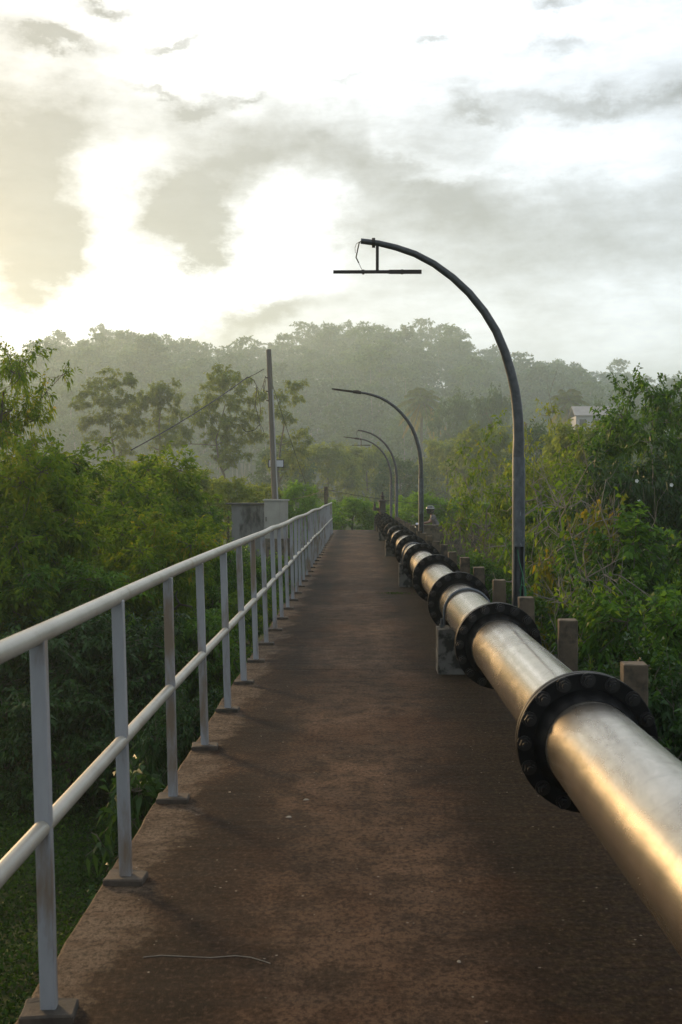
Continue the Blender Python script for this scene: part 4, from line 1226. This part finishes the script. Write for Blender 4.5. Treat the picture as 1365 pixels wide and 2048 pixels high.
# ------------------------------------------------------------------ sky and sun
SUN_AZ, SUN_EL = R(-36), R(12)
w = bpy.data.worlds.new('World'); bpy.context.scene.world = w; w.use_nodes = True
nt = w.node_tree; g = G(nt)
for n_ in list(nt.nodes): nt.nodes.remove(n_)
out = nt.nodes.new('ShaderNodeOutputWorld'); bg = nt.nodes.new('ShaderNodeBackground'); nt.links.new(bg.outputs[0], out.inputs[0])
bg.inputs['Strength'].default_value = .10
sky = nt.nodes.new('ShaderNodeTexSky'); sky.sky_type = 'NISHITA'; sky.sun_disc = False
sky.sun_elevation = SUN_EL; sky.sun_rotation = SUN_AZ; sky.air_density = 1.2; sky.dust_density = 3
d = g.n('ShaderNodeTexCoord').outputs['Generated']
x, y, z = g.sep(d)
az0 = g.math('ARCTAN2', x, y); el0 = g.math('ARCSINE', z)
cmb = g.n('ShaderNodeCombineXYZ'); nt.links.new(az0, cmb.inputs[0]); nt.links.new(g.math('MULTIPLY', el0, 1.7), cmb.inputs[1])
wv = cmb.outputs[0]
wn = g.n('ShaderNodeTexNoise'); nt.links.new(wv, wn.inputs['Vector']); wn.inputs['Scale'].default_value = 10; wn.inputs['Detail'].default_value = 9; wn.inputs['Roughness'].default_value = .66
wx, wy, wz = g.sep(wn.outputs['Color'])
az = g.math('ADD', az0, g.math('MULTIPLY', g.math('SUBTRACT', wx, .5), .12))
el = g.math('ADD', el0, g.math('MULTIPLY', g.math('SUBTRACT', wy, .5), .085))
def blob(px, py, sx, sy, amp, rot=0.0):
    a = math.atan((px - VPX) / F); e = math.atan((VPY - py) / F * math.cos(a))
    da = g.math('SUBTRACT', az, a); de = g.math('SUBTRACT', el, e)
    if rot:
        c_, s_ = cos(rot), sin(rot)
        da, de = (g.math('ADD', g.math('MULTIPLY', da, c_), g.math('MULTIPLY', de, s_)), g.math('SUBTRACT', g.math('MULTIPLY', de, c_), g.math('MULTIPLY', da, s_)))
    q = g.math('ADD', g.math('POWER', g.math('ABSOLUTE', g.math('DIVIDE', da, sx / F)), 2.0), g.math('POWER', g.math('ABSOLUTE', g.math('DIVIDE', de, sy / F)), 2.0))
    return g.math('MULTIPLY', g.math('EXPONENT', g.math('MULTIPLY', q, -1.0)), amp)
BL = [
 # bright gaps
 (290, 590, 250, 68, 1.7, 0), (565, 480, 92, 98, 2.0, 0), (235, 330, 105, 60, 1.0, .2), (215, 470, 80, 90, .9, -.6), (60, 640, 140, 55, 1.0, 0),
 (560, 110, 640, 105, .44, 0), (1120, 310, 220, 55, .45, 0), (900, 40, 560, 80, .28, 0), (1150, 650, 520, 90, .25, 0), (820, 300, 90, 16, .25, -.2), (880, 345, 120, 14, .25, .1),
 # grey cloud masses
 (60, 390, 150, 200, -.66, 0), (110, 510, 105, 70, -.9, .3), (60, 590, 55, 36, -1.0, 0), (380, 410, 210, 65, -.75, -.45), (480, 300, 260, 70, -.35, 0),
 (530, 625, 120, 38, -1.3, .25), (430, 525, 60, 34, -1.0, -.6), (850, 390, 280, 110, -.36, 0), (1200, 205, 240, 20, -.36, .03), (1240, 480, 330, 90, -.20, 0),
 (130, 95, 85, 18, -.75, 0), (345, 98, 65, 12, -.75, 0), (225, 20, 55, 12, -.7, 0), (865, 104, 55, 12, -.7, 0), (1100, 108, 65, 18, -.5, 0), (1090, 10, 60, 14, -.6, 0),
 (390, 212, 60, 18, -.5, .2), (310, 185, 60, 10, -.5, 0), (500, 205, 40, 10, -.5, 0), (670, 155, 60, 9, -.4, 0), (960, 245, 60, 12, -.3, 0),
 # the added golden glow, out of view to the left, follows further down
]
fr = g.maprange(y, -.25, .75, 0.0, 1.0, True)                                  # towards the sun side
acc = g.math('ADD', .46, g.math('MULTIPLY', fr, .25))
for b in BL: acc = g.math('ADD', acc, blob(*b))
# brightness just outside the frame on the sunward side
det = g.noise(wv, 16, 8, .62); det2 = g.noise(g.mapping(wv, (1, 2.4, 1)), 5, 6, .6)
acc = g.math('ADD', acc, g.math('MULTIPLY', g.math('SUBTRACT', det, .5), .75))
acc = g.math('ADD', acc, g.math('MULTIPLY', g.math('SUBTRACT', det2, .5), .60))
acc = g.math('MAXIMUM', acc, .30)
acc = g.math('MULTIPLY', acc, g.math('ADD', 1.0, g.math('MULTIPLY', g.math('SUBTRACT', g.noise(g.mapping(wv, (1, 1.7, 1)), 26, 8, .68), .5), .60)))
warmth = g.maprange(az0, -.5, .25, 1.0, 0.0, True)
warmth = g.math('MULTIPLY', warmth, fr)
tint = g.mix(warmth, (.90, .975, 1.085), (1.03, .99, .945))
cl = g.n('ShaderNodeVectorMath', operation='SCALE'); nt.links.new(tint, cl.inputs[0]); nt.links.new(g.math('MULTIPLY', acc, 10.0), cl.inputs['Scale'])
glow = blob(-1030, 600, 440, 230, 1.15)  # unseen golden sky patch, added to put a gold reflection on the pipe
gv = g.n('ShaderNodeVectorMath', operation='SCALE'); gv.inputs[0].default_value = (50, 31, 12); nt.links.new(glow, gv.inputs['Scale'])
av = g.n('ShaderNodeVectorMath', operation='ADD'); nt.links.new(cl.outputs[0], av.inputs[0]); nt.links.new(gv.outputs[0], av.inputs[1])
mixc = g.mix(.95, sky.outputs[0], av.outputs[0])
nt.links.new(mixc, bg.inputs['Color'])

sl = bpy.data.lights.new('sun', 'SUN'); sl.energy = 4.3; sl.angle = R(11); sl.color = (1.0, .64, .30)
so = bpy.data.objects.new('sun', sl); C.objects.link(so)
dv = Vector((sin(SUN_AZ) * cos(SUN_EL), cos(SUN_AZ) * cos(SUN_EL), sin(SUN_EL)))
so.rotation_euler = dv.to_track_quat('Z', 'Y').to_euler(); so.location = (-10, 20, 20)

# ------------------------------------------------------------------ camera
cd = bpy.data.cameras.new('camera'); co = bpy.data.objects.new('camera', cd); C.objects.link(co)
cd.sensor_fit = 'VERTICAL'; cd.sensor_height = 36; cd.lens = F / 2048 * 36
co.location = (0, 0, CAMZ)
co.rotation_euler = (R(90) - math.atan(40 / F), 0, math.atan(31.5 / F))
cd.clip_end = 5000; cd.clip_start = .05
cd.dof.use_dof = True; cd.dof.focus_distance = 13; cd.dof.aperture_fstop = 10
S = bpy.context.scene; S.camera = co
S.view_settings.view_transform = 'Standard'; S.view_settings.look = 'None'; S.view_settings.exposure = .4; S.view_settings.gamma = 1
S.render.engine = 'CYCLES'
cy_ = S.cycles
cy_.use_denoising = True; cy_.max_bounces = 7; cy_.diffuse_bounces = 3; cy_.glossy_bounces = 3; cy_.transmission_bounces = 4; cy_.volume_bounces = 1
cy_.sample_clamp_indirect = 6; cy_.use_adaptive_sampling = True
